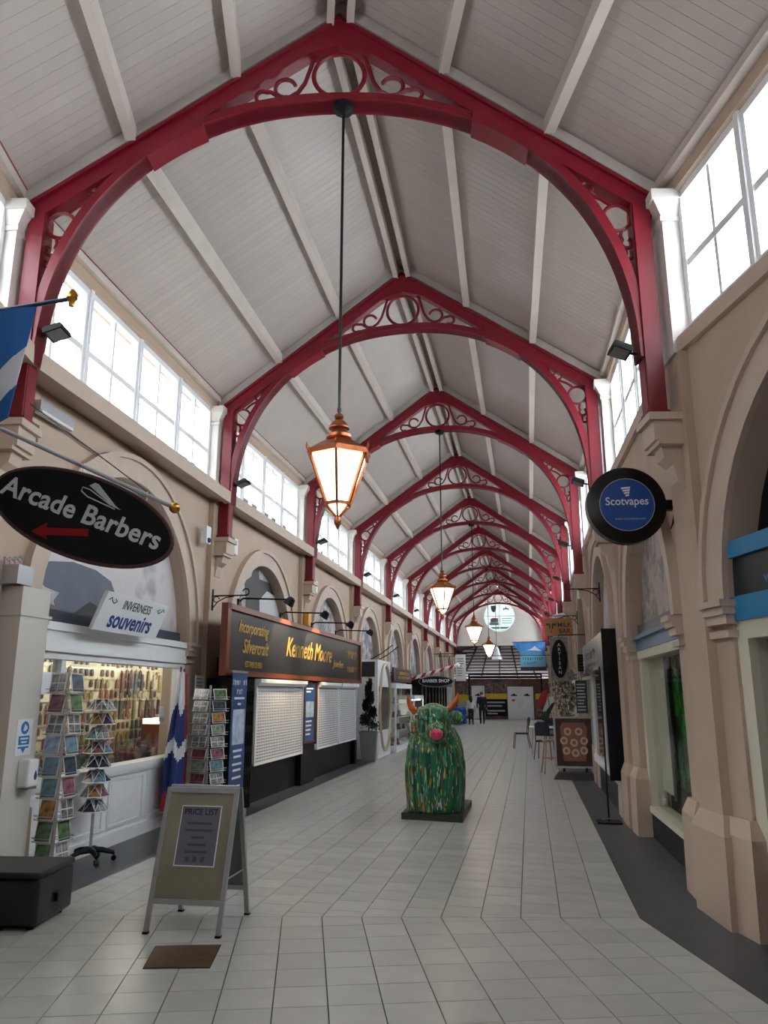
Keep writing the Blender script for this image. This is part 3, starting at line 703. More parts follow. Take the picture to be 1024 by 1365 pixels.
# low glass-topped display behind the window and a wooden unit at its right end
q = place(B, 'display_table', 'low dark display table of goods behind the souvenir shop window', 'table', cx+0.6, -0.75)
mb = MB(); mb.box(-2.1, 2.1, -0.28, 0.28, 0.70, 0.76); mb.build('table_top', M['wood'], q)
for x in (-2.0, 2.0):
    for y in (-0.22, 0.22): mb = MB(); mb.box(x-0.03, x+0.03, y-0.03, y+0.03, 0, 0.70); mb.build('leg', M['wood'], q)
shelf_goods(B, cx-1.4, cx+2.6, -0.60, 0.76, 22, 'souvenir ornament standing at the front of the low display table', 'ornaments on the display table', 0.12, 0.22)
shelf_goods(B, cx-1.4, cx+2.6, -0.88, 0.76, 22, 'souvenir ornament standing at the back of the low display table', 'ornaments on the display table back row', 0.16, 0.32)
q = place(B, 'display_cabinet', 'brown wooden cabinet with a lit top at the end of the souvenir shop', 'cabinet', cx+3.4, -0.95)
mb = MB(); mb.box(-0.35, 0.35, -0.2, 0.2, 0, 1.22); mb.build('body', M['wood'], q)
mb = MB(); mb.box(-0.34, 0.34, -0.19, 0.19, 1.22, 1.30); mb.build('light_top', mat('lit_cabinet_top', (1,0.9,0.7), 0.5, emit=(1,0.85,0.6), es=2.2), q)
for x in (-0.17, 0.17): mb = MB(); mb.box(x-0.15, x+0.15, -0.215, -0.2, 0.1, 1.15); o = mb.build('door', M['wood'], q); mb = MB(); mb.ball((x*0.3, -0.225, 0.65), 0.015, 6); mb.build('knob', M['brass'], o)
# hanging tartan scarves rack on the right of the back wall
for i in range(14):
    mb = MB(); h = random.uniform(0.2, 0.34); mb.frustum(-0.035, 0.035, -0.02, 0.01, -h, -0.03, 0.03, -0.02, 0.01, 0); mb.tube([(0, 0, 0), (0, 0.02, 0.05)], 0.006, 4)
    o = mb.build('hanging_sporran', ITEM[(i*3) % 10]); o.matrix_world = Matrix.Translation(B.p(cx + 2.6 + (i % 7)*0.22, -1.30, 1.98 - 0.40*(i // 7))) @ Matrix.Rotation(B.rz, 4, 'Z')
    tag(o, 'dangling souvenir pouch hung in front of the pegboard', 'souvenir', 'dangling pouches in the souvenir shop')
for i, (x, z, w, h, lab) in enumerate(((-1.40, 1.78, 0.26, 0.22, 'white printed notice taped inside the narrow left shop pane'), (1.36, 1.42, 0.16, 0.2, 'small square of pale card taped to the right end of the souvenir window'))):
    mb = MB(); mb.box(x-w/2, x+w/2, 0.066, 0.072, z-h/2, z+h/2)
    o = mb.build('notice', mat('paper_%d' % i, srgb(226,230,236), 0.7), None); o.matrix_world = Matrix.Translation(B.p(cx, 0, 0)) @ Matrix.Rotation(B.rz, 4, 'Z'); tag(o, lab, 'notice')
# leaning sign INVERNESS souvenirs
M['signwhite'] = mat('sign_white', srgb(232,236,244), 0.4); M['navy'] = mat('navy_print', srgb(24,52,130), 0.5); M['inkblack'] = mat('ink_black', srgb(30,30,46), 0.5)
q = thing('souvenirs_sign', 'white board reading INVERNESS souvenirs leaning out over the shopfront', 'sign', B.p(cx-0.42, 0.22, 2.34), B.rz)
mb = MB(); mb.m = Matrix.Rotation(math.radians(22), 4, 'X'); mb.box(-0.76, 0.76, -0.02, 0.02, 0, 0.42); mb.build('board', M['signwhite'], q)
tm = Matrix.Rotation(math.radians(22), 4, 'X')
text_mesh('lettering', 'INVERNESS', 0.145, M['inkblack'], q, tm @ frame_m((0.0, -0.0225, 0.315), (1,0,0), (0,0,1)), 0.001, sx=0.95)
text_mesh('lettering', 'souvenirs', 0.27, M['navy'], q, tm @ frame_m((0, -0.0225, 0.135), (1,0,0), (0,0,1)), 0.001, bold=0.006, sx=0.98)
for sx_ in (-1, 1):
    mb = MB(); mb.m = tm
    mb.tube([(sx_*0.68, -0.021, 0.34), (sx_*0.64, -0.021, 0.37), (sx_*0.60, -0.021, 0.33), (sx_*0.55, -0.021, 0.31), (sx_*0.50, -0.021, 0.34), (sx_*0.55, -0.021, 0.36)], 0.006, 4); mb.build('flourish', M['inkblack'], q)
mb = MB(); mb.tube([(-0.6, 0.02, 0.03), (-0.6, 0.10, 0.06)], 0.012, 6); mb.tube([(0.6, 0.02, 0.03), (0.6, 0.10, 0.06)], 0.012, 6); mb.build('bracket', M['blackmetal'], q)

# ---------------------------------------------------------------- jeweller's (left, second and third arch)
XJ = -4.25
q = thing('jeweller_shopfront', 'black shopfront base and posts carrying the shutters below the gold-lettered sign', 'shopfront', (XJ, 11.1, 0), PI/2)
# local: x = +Y world, y = -X world (into wall)
def jbox(mb, y0, y1, d0, d1, z0, z1): mb.box(y0-11.1, y1-11.1, d0, d1, z0, z1)
mb = MB(); jbox(mb, 11.1, 19.45, 0.14, 0.52, 0, 0.58); mb.build('stall_riser', M['black'], q)
mb = MB(); jbox(mb, 11.1, 11.85, 0.25, 0.52, 0.58, 1.91); jbox(mb, 11.8, 19.45, 0.10, 0.50, 0.56, 1.91); mb.build('back_panel', M['black'], q)
for (a, b, d) in ((11.06, 11.16, 0.0), (11.76, 11.9, 0.02), (14.62, 15.52, 0.03), (19.3, 19.5, 0.03)):
    mb = MB(); jbox(mb, a, b, d, 0.5, 0, 1.91); mb.build('post', M['black'], q)
mb = MB(); jbox(mb, 14.55, 14.62, -0.01, 0.1, 0.7, 1.91); jbox(mb, 15.52, 15.58, -0.01, 0.1, 0.7, 1.91); mb.build('wood_trim', M['wood'], q)
# perforated roller shutters
def perf_mat():
    m = bpy.data.materials.new('perforated_white_slat'); m.use_nodes = True; nt = m.node_tree; P = nt.nodes['Principled BSDF']; P.inputs['Roughness'].default_value = 0.4
    tc = nt.nodes.new('ShaderNodeTexCoord'); sp = nt.nodes.new('ShaderNodeSeparateXYZ'); nt.links.new(tc.outputs['Object'], sp.inputs[0])
    def md(src, op, v):
        n = nt.nodes.new('ShaderNodeMath'); n.operation = op; nt.links.new(src, n.inputs[0]); n.inputs[1].default_value = v; return n.outputs[0]
    a = md(md(sp.outputs['X'], 'FLOORED_MODULO', 0.085), 'LESS_THAN', 0.052)
    z = md(md(sp.outputs['Z'], 'GREATER_THAN', 0.012), 'MULTIPLY', 1.0); z2 = md(sp.outputs['Z'], 'LESS_THAN', 0.034)
    mm = nt.nodes.new('ShaderNodeMath'); mm.operation = 'MULTIPLY'; nt.links.new(a, mm.inputs[0]); nt.links.new(z, mm.inputs[1])
    m2 = nt.nodes.new('ShaderNodeMath'); m2.operation = 'MULTIPLY'; nt.links.new(mm.outputs[0], m2.inputs[0]); nt.links.new(z2, m2.inputs[1])
    mx = nt.nodes.new('ShaderNodeMix'); mx.data_type = 'RGBA'; nt.links.new(m2.outputs[0], mx.inputs[0])
    mx.inputs[6].default_value = (*srgb(226,226,230), 1); mx.inputs[7].default_value = (*srgb(86,88,96), 1)
    nt.links.new(mx.outputs[2], P.inputs['Base Color']); return m
M['perf'] = perf_mat()
M['alu'] = mat('aluminium', srgb(176,178,182), 0.35, metal=0.6)
for (a, b, lab) in ((11.92, 14.58, 'white perforated roller shutter beside the blue pull-up banner'), (15.62, 17.40, 'white perforated roller shutter just past the small framed poster'), (17.48, 19.26, 'white perforated roller shutter nearest the spiral topiary')):
    s = thing('roller_shutter', lab, 'shutter', (XJ - 0.02, a, 0.58), PI/2, None); w = b-a
    sl = MB(); sl.box(0.03, w-0.03, -0.008, 0.008, 0.002, 0.045); slm = sl.mesh('slat', M['perf'])
    for i in range(25): o = link('slat', slm, s); o.location = (0, 0.0, 0.035 + 0.047*i)
    
    for gx in (0, w-0.05): mb = MB(); mb.box(gx, gx+0.05, -0.03, 0.03, 0, 1.22); mb.build('guide_rail', M['white'], s)
    mb = MB(); mb.box(0, w, -0.02, 0.02, 0, 0.035); mb.build('bottom_bar', M['white'], s)
    mb = MB(); mb.prism([(0, 0.06, 1.22), (0, -0.05, 1.22), (0, -0.10, 1.27), (0, -0.10, 1.33), (0, 0.06, 1.33)], (w, 0, 0)); mb.build('shutter_box', M['white'], s)
# sign board
M['signdark'] = mat('dark_green_black_signboard', srgb(30,31,34), 0.32, var=0.15)
M['signwood'] = mat('polished_mahogany', srgb(128,66,44), 0.3, var=0.25, scale=5, stretch=(8,1,1))
q = thing('jeweller_sign', 'long dark sign board with gold script lettering in a mahogany frame', 'sign', (-4.22, 10.46, 1.98), PI/2)
SW, SH = 9.0, 0.92
mb = MB(); mb.box(0, SW, 0, 0.05, 0, SH); mb.build('board', M['signdark'], q)
mb = MB(); mb.box(-0.04, SW+0.04, -0.05, 0.05, -0.05, 0.03); mb.box(-0.04, SW+0.04, -0.05, 0.05, SH-0.03, SH+0.05); mb.box(-0.06, 0.06, -0.05, 0.05, -0.05, SH+0.05); mb.box(SW-0.06, SW+0.06, -0.05, 0.05, -0.05, SH+0.05); mb.build('frame', M['signwood'], q)
mb = MB(); mb.box(0.95, SW-0.1, 0.05, 0.50, -0.04, 0.25); mb.build('support_box', M['black'], q)
fx = lambda x, z: frame_m((x, -0.006, z), (1,0,0), (0,0,1))
text_mesh('lettering', 'Incorporating', 0.26, M['gold'], q, fx(1.15, 0.68), 0.004, shear=0.45, bold=0.003, sx=0.95)
text_mesh('lettering', 'Silvercraft', 0.30, M['gold'], q, fx(1.25, 0.39), 0.004, shear=0.45, bold=0.003, sx=0.95)
text_mesh('lettering', 'ESTABLISHED', 0.13, M['gold'], q, fx(1.2, 0.13), 0.004)
text_mesh('lettering', 'Kenneth Moore', 0.48, M['gold'], q, fx(4.45, 0.50), 0.004, shear=0.4, bold=0.006, sx=1.05)
text_mesh('lettering', 'Jewellers', 0.22, M['gold'], q, fx(6.75, 0.34), 0.004, shear=0.4, bold=0.002, sx=1.2)
mb = MB(); marks(mb, 7.55, 8.7, 0.52, 0.22, -0.003, 0.17, 3); marks(mb, 7.5, 8.75, 0.20, 0.16, -0.003, 0.14, 4); tag(mb.build('small_lettering', M['gold'], q), kind='stuff')
# swan neck lamps over the sign
for i, y in enumerate((10.95, 13.0, 15.0, 17.0)):
    s = thing('sign_lamp', ('black arm lamp reaching out over the left end of the gold-lettered sign', 'black arm lamp reaching out over the first words of the gold script', 'black arm lamp reaching out above the yellow alarm box side of the sign', 'black arm lamp reaching out over the end of the sign nearest the topiary')[i], 'lamp', (-4.22, y, 3.02), 0)
    mb = MB(); mb.tube([(0, 0, 0.0), (0.06, 0, 0.05), (0.72, 0.1, 0.03)], 0.014, 6); mb.build('arm', M['blackmetal'], s)
    mb = MB(); mb.m = Matrix.Translation((0.76, 0.1, 0.0)) @ Matrix.Rotation(0.6, 4, 'Y'); mb.lathe([(0.035, 0.07), (0.06, 0.05), (0.085, -0.05), (0.08, -0.06)], 10); mb.build('head', M['blackmetal'], s)
    mb = MB(); mb.box(-0.02, 0.01, -0.05, 0.05, -0.06, 0.04); mb.build('bracket', M['blackmetal'], s)
    if i in (1, 2):
        L = bpy.data.lights.new('sign_lamp_light', 'SPOT'); L.energy = 150; L.spot_size = 1.5; L.color = (1, 0.8, 0.5); L.shadow_soft_size = 0.04
        lo = bpy.data.objects.new('sign_lamp_light', L); COL.objects.link(lo); lo.parent = s; lo.location = (0.70, 0.1, -0.04); lo.rotation_euler = (0, math.radians(50), 0)
# yellow alarm box
q = thing('alarm_box', 'yellow alarm box with black base above the gold-lettered sign', 'alarm', (-4.70, 16.15, 3.0), 0)
mb = MB(); mb.box(0, 0.10, -0.12, 0.12, 0.10, 0.38); mb.build('cover', mat('alarm_yellow', srgb(226,168,40), 0.4), q)
mb = MB(); mb.box(0, 0.09, -0.09, 0.09, -0.05, 0.10); mb.build('base', M['black'], q)
# framed blue poster on the central post
M['poster_blue'] = mat('poster_blue', srgb(46,84,140), 0.4, col2=srgb(30,56,104), var=0.1, scale=3)
q = thing('blue_poster', 'small blue framed poster between the roller shutters', 'poster', (XJ + 0.0, 14.68, 0.78), PI/2)
mb = MB(); mb.box(0, 0.72, -0.0, 0.02, 0, 1.08); mb.build('print', M['poster_blue'], q)
mb = MB(); mb.box(-0.03, 0.75, -0.012, 0.02, -0.03, 0); mb.box(-0.03, 0.75, -0.012, 0.02, 1.08, 1.11); mb.box(-0.03, 0, -0.012, 0.02, 0, 1.08); mb.box(0.72, 0.75, -0.012, 0.02, 0, 1.08); mb.build('frame', M['wood'], q)
mb = MB(); mb.box(0.08, 0.64, -0.004, 0, 0.45, 0.75); mb.build('picture', mat('poster_light', srgb(176,200,222), 0.5, var=0.5, scale=9), q)
mb = MB()
for z in (0.98, 0.92, 0.36, 0.28, 0.20, 0.12): mb.box(0.1, 0.1 + random.uniform(0.3, 0.5), -0.004, 0, z, z+0.03)
tag(mb.build('printed_lines', M['signwhite'], q), kind='stuff')
# folding lattice gate
q = thing('folding_gate', 'black folding lattice gate drawn aside next to the blue banner', 'gate', (XJ + 0.03, 11.18, 0), PI/2)
for i in range(8): mb = MB(); mb.box(i*0.075, i*0.075+0.02, 0, 0.02, 0.02, 1.90); mb.build('bar', M['blackmetal'], q)
mb = MB()
for j in range(6):
    for i in range(7): mb.beam((i*0.075, 0.005, 0.2 + 0.3*j), (i*0.075+0.085, 0.005, 0.32 + 0.3*j), 0.012, 0.012); mb.beam((i*0.075, 0.015, 0.32 + 0.3*j), (i*0.075+0.085, 0.015, 0.2 + 0.3*j), 0.012, 0.012)
tag(mb.build('lattice', M['blackmetal'], q), kind='stuff')
# pull-up banner
q = thing('pull_up_banner', 'tall blue pull-up banner beside the folding gate', 'banner', (-4.10, 10.50, 0), PI/2)
mb = MB(); mb.box(-0.02, 0.60, -0.06, 0.06, 0.0, 0.09); mb.build('base', M['alu'], q)
mb = MB(); mb.box(0, 0.58, -0.004, 0.004, 0.09, 1.98); mb.build('sheet', M['poster_blue'], q)
mb = MB(); mb.box(-0.01, 0.59, -0.012, 0.012, 1.97, 2.0); mb.build('top_rail', M['alu'], q)
mb = MB(); mb.tube([(0.29, 0.05, 0.09), (0.29, 0.02, 1.98)], 0.01, 6); mb.build('pole', M['alu'], q)
mb = MB(); mb.box(0.06, 0.52, -0.008, -0.004, 0.98, 1.46); mb.build('picture', mat('banner_sky', srgb(198,214,234), 0.5, var=0.35, scale=7), q)
mb = MB(); marks(mb, 0.03, 0.55, 1.80, 0.085, -0.005, 0.05, 5); marks(mb, 0.18, 0.40, 1.67, 0.085, -0.005, 0.05, 6)
for z, w in ((1.60, 0.4), (1.52, 0.12), (0.88, 0.34), (0.80, 0.28), (0.70, 0.36), (0.62, 0.3), (0.52, 0.34), (0.40, 0.3), (0.30, 0.36), (0.22, 0.24)): mb.box(0.29-w/2, 0.29+w/2, -0.007, -0.004, z, z+0.03)
tag(mb.build('printed_lines', M['signwhite'], q), kind='stuff')
# ---------------------------------------------------------------- hanging lanterns
def bake(o, smooth=True):
    dg = bpy.context.evaluated_depsgraph_get(); me = bpy.data.meshes.new_from_object(o.evaluated_get(dg)); old = o.data
    o.modifiers.clear(); o.data = me
    if smooth: me.polygons.foreach_set('use_smooth', [True]*len(me.polygons))
    return o
def lantern(label, loc, top_z, rz=0.0):
    t = thing('hanging_lantern', label, 'lantern', loc, rz, 'copper lanterns')   # origin at the bottom finial
    N = 6; rb, rt, z0, z1 = 0.115, 0.285, 0.155, 0.60
    hx = lambda r, z, k: (r*math.cos(PI/3*k + PI/6), r*math.sin(PI/3*k + PI/6), z)
    for k in range(N):
        mb = MB(); f = 0.93
        mb.hexa([hx(rb*f, z0+0.02, k), hx(rb*f, z0+0.02, k+1), hx(rb*f-0.006, z0+0.02, k+1), hx(rb*f-0.006, z0+0.02, k), hx(rt*f, z1-0.02, k), hx(rt*f, z1-0.02, k+1), hx(rt*f-0.006, z1-0.02, k+1), hx(rt*f-0.006, z1-0.02, k)])
        mb.build('pane', M['lampglass'], t)
        mb = MB(); mb.beam(hx(rb*0.97, z0, k), hx(rt*0.97, z1, k), 0.022, 0.022); mb.build('glazing_bar', M['copper'], t)
        mb = MB(); mb.beam(hx(0.02, 0.055, k), hx(rb, z0, k), 0.016, 0.016); mb.build('base_bar', M['copper'], t)
        mb = MB(); mb.tube([hx(rt, z1+0.02, k), hx(rt+0.02, z1+0.05, k), hx(rt+0.022, z1+0.085, k)], [0.018, 0.012, 0.003], 5); mb.build('crest_finial', M['copper'], t)
    mb = MB(); mb.lathe([(rb+0.012, z0-0.008), (rb+0.012, z0+0.02), (rb-0.02, z0+0.02), (rb-0.02, z0-0.008)], 6, rot=PI/6); mb.build('lower_rim', M['copper'], t)
    mb = MB(); mb.lathe([(0.015, 0.055), (rb*0.9, z0-0.004)], 6, rot=PI/6); mb.build('bottom_pane', M['lampglass'], t)
    mb = MB(); mb.lathe([(0.005, -0.06), (0.012, -0.045), (0.03, -0.01), (0.034, 0.015), (0.022, 0.05), (0.02, 0.06)], 10); mb.build('bottom_finial', M['copper'], t, True)
    mb = MB(); mb.lathe([(rt+0.015, z1-0.015), (rt+0.018, z1+0.03), (rt-0.01, z1+0.04), (0.17, z1+0.11), (0.10, z1+0.15), (0.09, z1+0.16)], 6, rot=PI/6); mb.build('roof', M['copper'], t)
    mb = MB(); mb.lathe([(0.09, z1+0.15), (0.115, z1+0.165), (0.115, z1+0.19), (0.085, z1+0.20), (0.075, z1+0.225), (0.065, z1+0.25), (0.095, z1+0.255), (0.095, z1+0.265), (0.075, z1+0.30), (0.045, z1+0.33), (0.03, z1+0.34), (0.042, z1+0.355), (0.045, z1+0.375), (0.03, z1+0.395), (0.016, z1+0.40)], 14); mb.build('chimney', M['copper'], t, True)
    mb = MB(); mb.tube([(0, 0, z1+0.39), (0, 0, top_z - loc[2])], 0.014, 8); mb.tube([(0, 0, z1+0.42), (0, 0, z1+0.45)], 0.02, 8); mb.build('rod', M['blackmetal'], t)
    mb = MB(); mb.lathe([(0.02, top_z-loc[2]-0.09), (0.10, top_z-loc[2]-0.055), (0.105, top_z-loc[2]), (0.02, top_z-loc[2])], 16); mb.build('ceiling_rose', M['black'], t)
    return t
lantern('big copper lantern hanging above the turn in the paving', (TR[1][0]+0.05, TR[1][1], 3.12), 7.35, 0.16)
for k, l in ((3, 'copper lantern on the third roof truss, above the painted cow'), (5, 'copper lantern on the fifth roof truss from the paving turn'), (7, 'copper lantern on the seventh roof truss from the paving turn')):
    lantern(l, (TR[k][0]+0.04, TR[k][1], 3.24), 7.35, 0.1*k)
t = thing('bell_pendant', 'white bell-shaped pendant lamp hanging before the round window', 'lamp', (TR[9][0], TR[9][1], 3.6))
mb = MB(); mb.lathe([(0.30, 0.0), (0.29, 0.05), (0.18, 0.35), (0.12, 0.6), (0.03, 0.75)], 14); mb.build('shade', M['white'], t, True)
mb = MB(); mb.tube([(0, 0, 0.7), (0, 0, 3.785)], 0.014, 6); mb.build('rod', M['blackmetal'], t)

# ---------------------------------------------------------------- floodlights on the columns
def floodlight(label, col, face, zl=4.86):
    t = thing('floodlight', label, 'floodlight', col, face, 'floodlights on the truss columns')   # +y local: direction it looks
    mb = MB(); mb.box(-0.03, 0.03, 0.08, 0.11, -0.02, 0.10); mb.tube([(0, 0.10, 0.04), (0, 0.20, 0.06)], 0.012, 6); mb.build('bracket', M['blackmetal'], t)
    mb = MB(); mb.m = Matrix.Translation((0, 0.27, 0.08)) @ Matrix.Rotation(0.35, 4, 'X'); mb.box(-0.11, 0.11, -0.09, 0.09, -0.02, 0.025); 
    for i in range(5): mb.box(-0.09+0.042*i, -0.08+0.042*i, -0.08, 0.08, 0.025, 0.045)
    mb.build('head', M['black'], t)
    mb = MB(); mb.m = Matrix.Translation((0, 0.27, 0.08)) @ Matrix.Rotation(0.35, 4, 'X'); mb.box(-0.09, 0.09, -0.07, 0.07, -0.026, -0.02); mb.build('lens', M['grey'], t)
NTH = {1: 'first', 2: 'second', 3: 'third', 4: 'fourth', 5: 'fifth', 6: 'sixth'}
for k in range(1, 7):
    for sg in (-1, 1):
        floodlight('small black floodlight on the %s truss column of the %s wall' % (NTH[k], 'souvenir shop' if sg < 0 else 'cafe'), tp(k, sg*2.86, 4.86 if sg < 0 else 4.62), TR[k][2] + (-PI/2 if sg < 0 else PI/2))

# ---------------------------------------------------------------- painted cow sculpture
def paint_mat():
    m = bpy.data.materials.new('drip_painted_green'); m.use_nodes = True; nt = m.node_tree; P = nt.nodes['Principled BSDF']; P.inputs['Roughness'].default_value = 0.3
    tc = nt.nodes.new('ShaderNodeTexCoord')
    def layer(prev, col, scale, loc, thr, sz=0.09):
        mp = nt.nodes.new('ShaderNodeMapping'); mp.inputs['Scale'].default_value = (1, 1, sz); mp.inputs['Location'].default_value = loc; nt.links.new(tc.outputs['Object'], mp.inputs[0])
        n = nt.nodes.new('ShaderNodeTexNoise'); n.inputs['Scale'].default_value = scale; n.inputs['Detail'].default_value = 1.5; nt.links.new(mp.outputs[0], n.inputs[0])
        g = nt.nodes.new('ShaderNodeMapRange'); g.inputs[1].default_value = thr; g.inputs[2].default_value = thr + 0.02; nt.links.new(n.outputs['Fac'], g.inputs[0])
        mx = nt.nodes.new('ShaderNodeMix'); mx.data_type = 'RGBA'; nt.links.new(g.outputs[0], mx.inputs[0])
        if isinstance(prev, tuple): mx.inputs[6].default_value = (*prev, 1)
        else: nt.links.new(prev, mx.inputs[6])
        mx.inputs[7].default_value = (*col, 1); return mx.outputs[2]
    c = srgb(14,110,76)
    c = layer(c, srgb(8,66,52), 22, (0,0,0), 0.52); c = layer(c, srgb(60,170,130), 26, (3,1,2), 0.62); c = layer(c, srgb(40,104,46), 14, (5,5,1), 0.6)
    c = layer(c, srgb(202,206,70), 34, (9,2,4), 0.64); c = layer(c, srgb(206,104,62), 32, (1,8,4), 0.655); c = layer(c, srgb(196,120,140), 36, (4,4,8), 0.665); c = layer(c, srgb(214,224,214), 40, (7,3,9), 0.67)
    nt.links.new(c, P.inputs['Base Color']); return m
M['cowpaint'] = paint_mat()
COW = Vector((-1.36, 11.36, 0))
cow = thing('cow_sculpture', 'green drip-painted highland cow sculpture with orange horns', 'sculpture', COW + Vector((0, 0, 0.085)), 0.05)
mb = MB(); n = 40
prof = [(0.0, 0.30, 0.36), (0.0, 0.385, 0.44), (0.25, 0.40, 0.47), (0.55, 0.415, 0.50), (0.8, 0.405, 0.50), (0.98, 0.36, 0.45), (1.12, 0.28, 0.37), (1.22, 0.17, 0.25), (1.27, 0.02, 0.03)]
rings = []
for z, rx, ry in prof:
    ring = []
    for k in range(n):
        a = 2*PI*k/n; w = 1 + 0.022*math.sin(9*a + 2*z) + 0.015*math.sin(17*a - 3*z)
        ca, sa = math.cos(a), math.sin(a); e = 0.78
        ring.append(mb._p((rx*w*math.copysign(abs(ca)**e, ca), 0.12 + ry*w*math.copysign(abs(sa)**e, sa), z)))
    rings.append(ring)
for A_, B_ in zip(rings, rings[1:]):
    for k in range(n): mb.f.append([A_[k], A_[(k+1) % n], B_[(k+1) % n], B_[k]]); mb.mi.append(0)
mb.f.append(rings[0][::-1]); mb.f.append(rings[-1]); mb.mi += [0, 0]
# head, brow, muzzle, ears
HC = Vector((0.03, -0.30, 1.14))
def blob(c, rx, ry, rz_, n=16): mb.lathe([(max(1e-3, math.sin(PI*i/10)), -rz_*math.cos(PI*i/10)) for i in range(11)], n, c, sx=rx, sy=ry)
blob(HC + Vector((-0.02, 0.0, 0.05)), 0.25, 0.22, 0.23); blob(HC + Vector((-0.02, 0.06, 0.17)), 0.21, 0.20, 0.16)
blob(HC + Vector((0.03, -0.17, -0.06)), 0.15, 0.16, 0.15)
blob(HC + Vector((-0.27, 0.05, 0.0)), 0.13, 0.06, 0.11); blob(HC + Vector((0.29, 0.05, 0.13)), 0.12, 0.06, 0.10)
for i in range(16):   # shaggy fringe falling over the brow
    x = -0.19 + 0.38*i/15 + random.uniform(-0.015, 0.015)
    p = HC + Vector((x - 0.02, -0.02, 0.27 - 0.6*(x**2))); mb.tube([p, p + Vector((0.0, -0.15, -0.04)), p + Vector((random.uniform(-0.03, 0.03), -0.20, -0.16))], [0.035, 0.03, 0.012], 6)
for i in range(34):   # long hair ridges on the coat
    a = 2*PI*i/34; e = 0.78; ca, sa = math.cos(a), math.sin(a)
    def at_(z, rx, ry): return Vector((rx*math.copysign(abs(ca)**e, ca), 0.12 + ry*math.copysign(abs(sa)**e, sa), z))
    z0 = random.uniform(0.0, 0.2); mb.tube([at_(0.02, 0.385, 0.44), at_(0.3, 0.402, 0.472), at_(0.6, 0.412, 0.50), at_(0.9 + random.uniform(-0.15, 0.1), 0.37, 0.46)], [0.022, 0.03, 0.028, 0.012], 5)
body = mb.build('body', M['cowpaint'], cow)
rm = body.modifiers.new('r', 'REMESH'); rm.mode = 'VOXEL'; rm.voxel_size = 0.021
smo = body.modifiers.new('s', 'SMOOTH'); smo.iterations = 2; smo.factor = 0.5
bpy.context.view_layer.update(); bake(body)
body.data.materials.clear(); body.data.materials.append(M['cowpaint'])
M['horn'] = mat('orange_horn_paint', srgb(206,92,26), 0.35, var=0.3, scale=10)
for pts in ([(-0.24, -0.22, 1.33), (-0.30, -0.24, 1.40), (-0.335, -0.25, 1.48), (-0.35, -0.25, 1.58)], [(0.20, -0.22, 1.36), (0.27, -0.24, 1.42), (0.335, -0.25, 1.50), (0.36, -0.25, 1.60)]):
    mb = MB(); mb.tube(pts, [0.05, 0.045, 0.034, 0.012], 10); mb.build('horn', M['horn'], cow, True)
mb = MB(); mb.lathe([(max(1e-3, 0.088*math.sin(PI*i/8)), -0.075*math.cos(PI*i/8)) for i in range(9)], 14, (0.07, -0.60, 1.06), sy=0.75); nose = mb.build('nose', mat('pink_nose', srgb(222,60,96), 0.4), cow, True)
for sx_ in (-1, 1):
    mb = MB(); mb.ball((0.07 + 0.03*sx_, -0.664, 1.075), 0.012, 8); mb.build('nostril', mat('dark_pink', srgb(150,30,60), 0.5) if sx_ < 0 else bpy.data.materials['dark_pink'], nose)
t = thing('sculpture_plinth', 'low dark green board under the painted cow', 'plinth', (0, 0, 0))
FL_, FR_, BR_ = on_z(535, 1092), on_z(617, 1097), on_z(629, 1074)
BL_ = FL_ + (BR_ - FR_)
mb = MB(); mb.hexa([FL_, FR_, BR_, BL_] + [p + Vector((0, 0, 0.085)) for p in (FL_, FR_, BR_, BL_)]); mb.build('board', mat('plinth_green', srgb(44,58,40), 0.5, var=0.3), t)
c0 = FR_.lerp(BR_, 0.5)
mb = MB(); d1 = (FR_-FL_).normalized(); d2 = (BR_-FR_).normalized(); p0 = FR_ + d1*(-0.20) + d2*0.35 + Vector((0, 0, 0.087))
mb.hexa([p0, p0 + d1*0.16, p0 + d1*0.16 + d2*0.5, p0 + d2*0.5] + [p + Vector((0, 0, 0.006)) for p in (p0, p0 + d1*0.16, p0 + d1*0.16 + d2*0.5, p0 + d2*0.5)]); mb.build('info_card', mat('info_card', srgb(190,194,192), 0.4, var=0.4, scale=16), t)

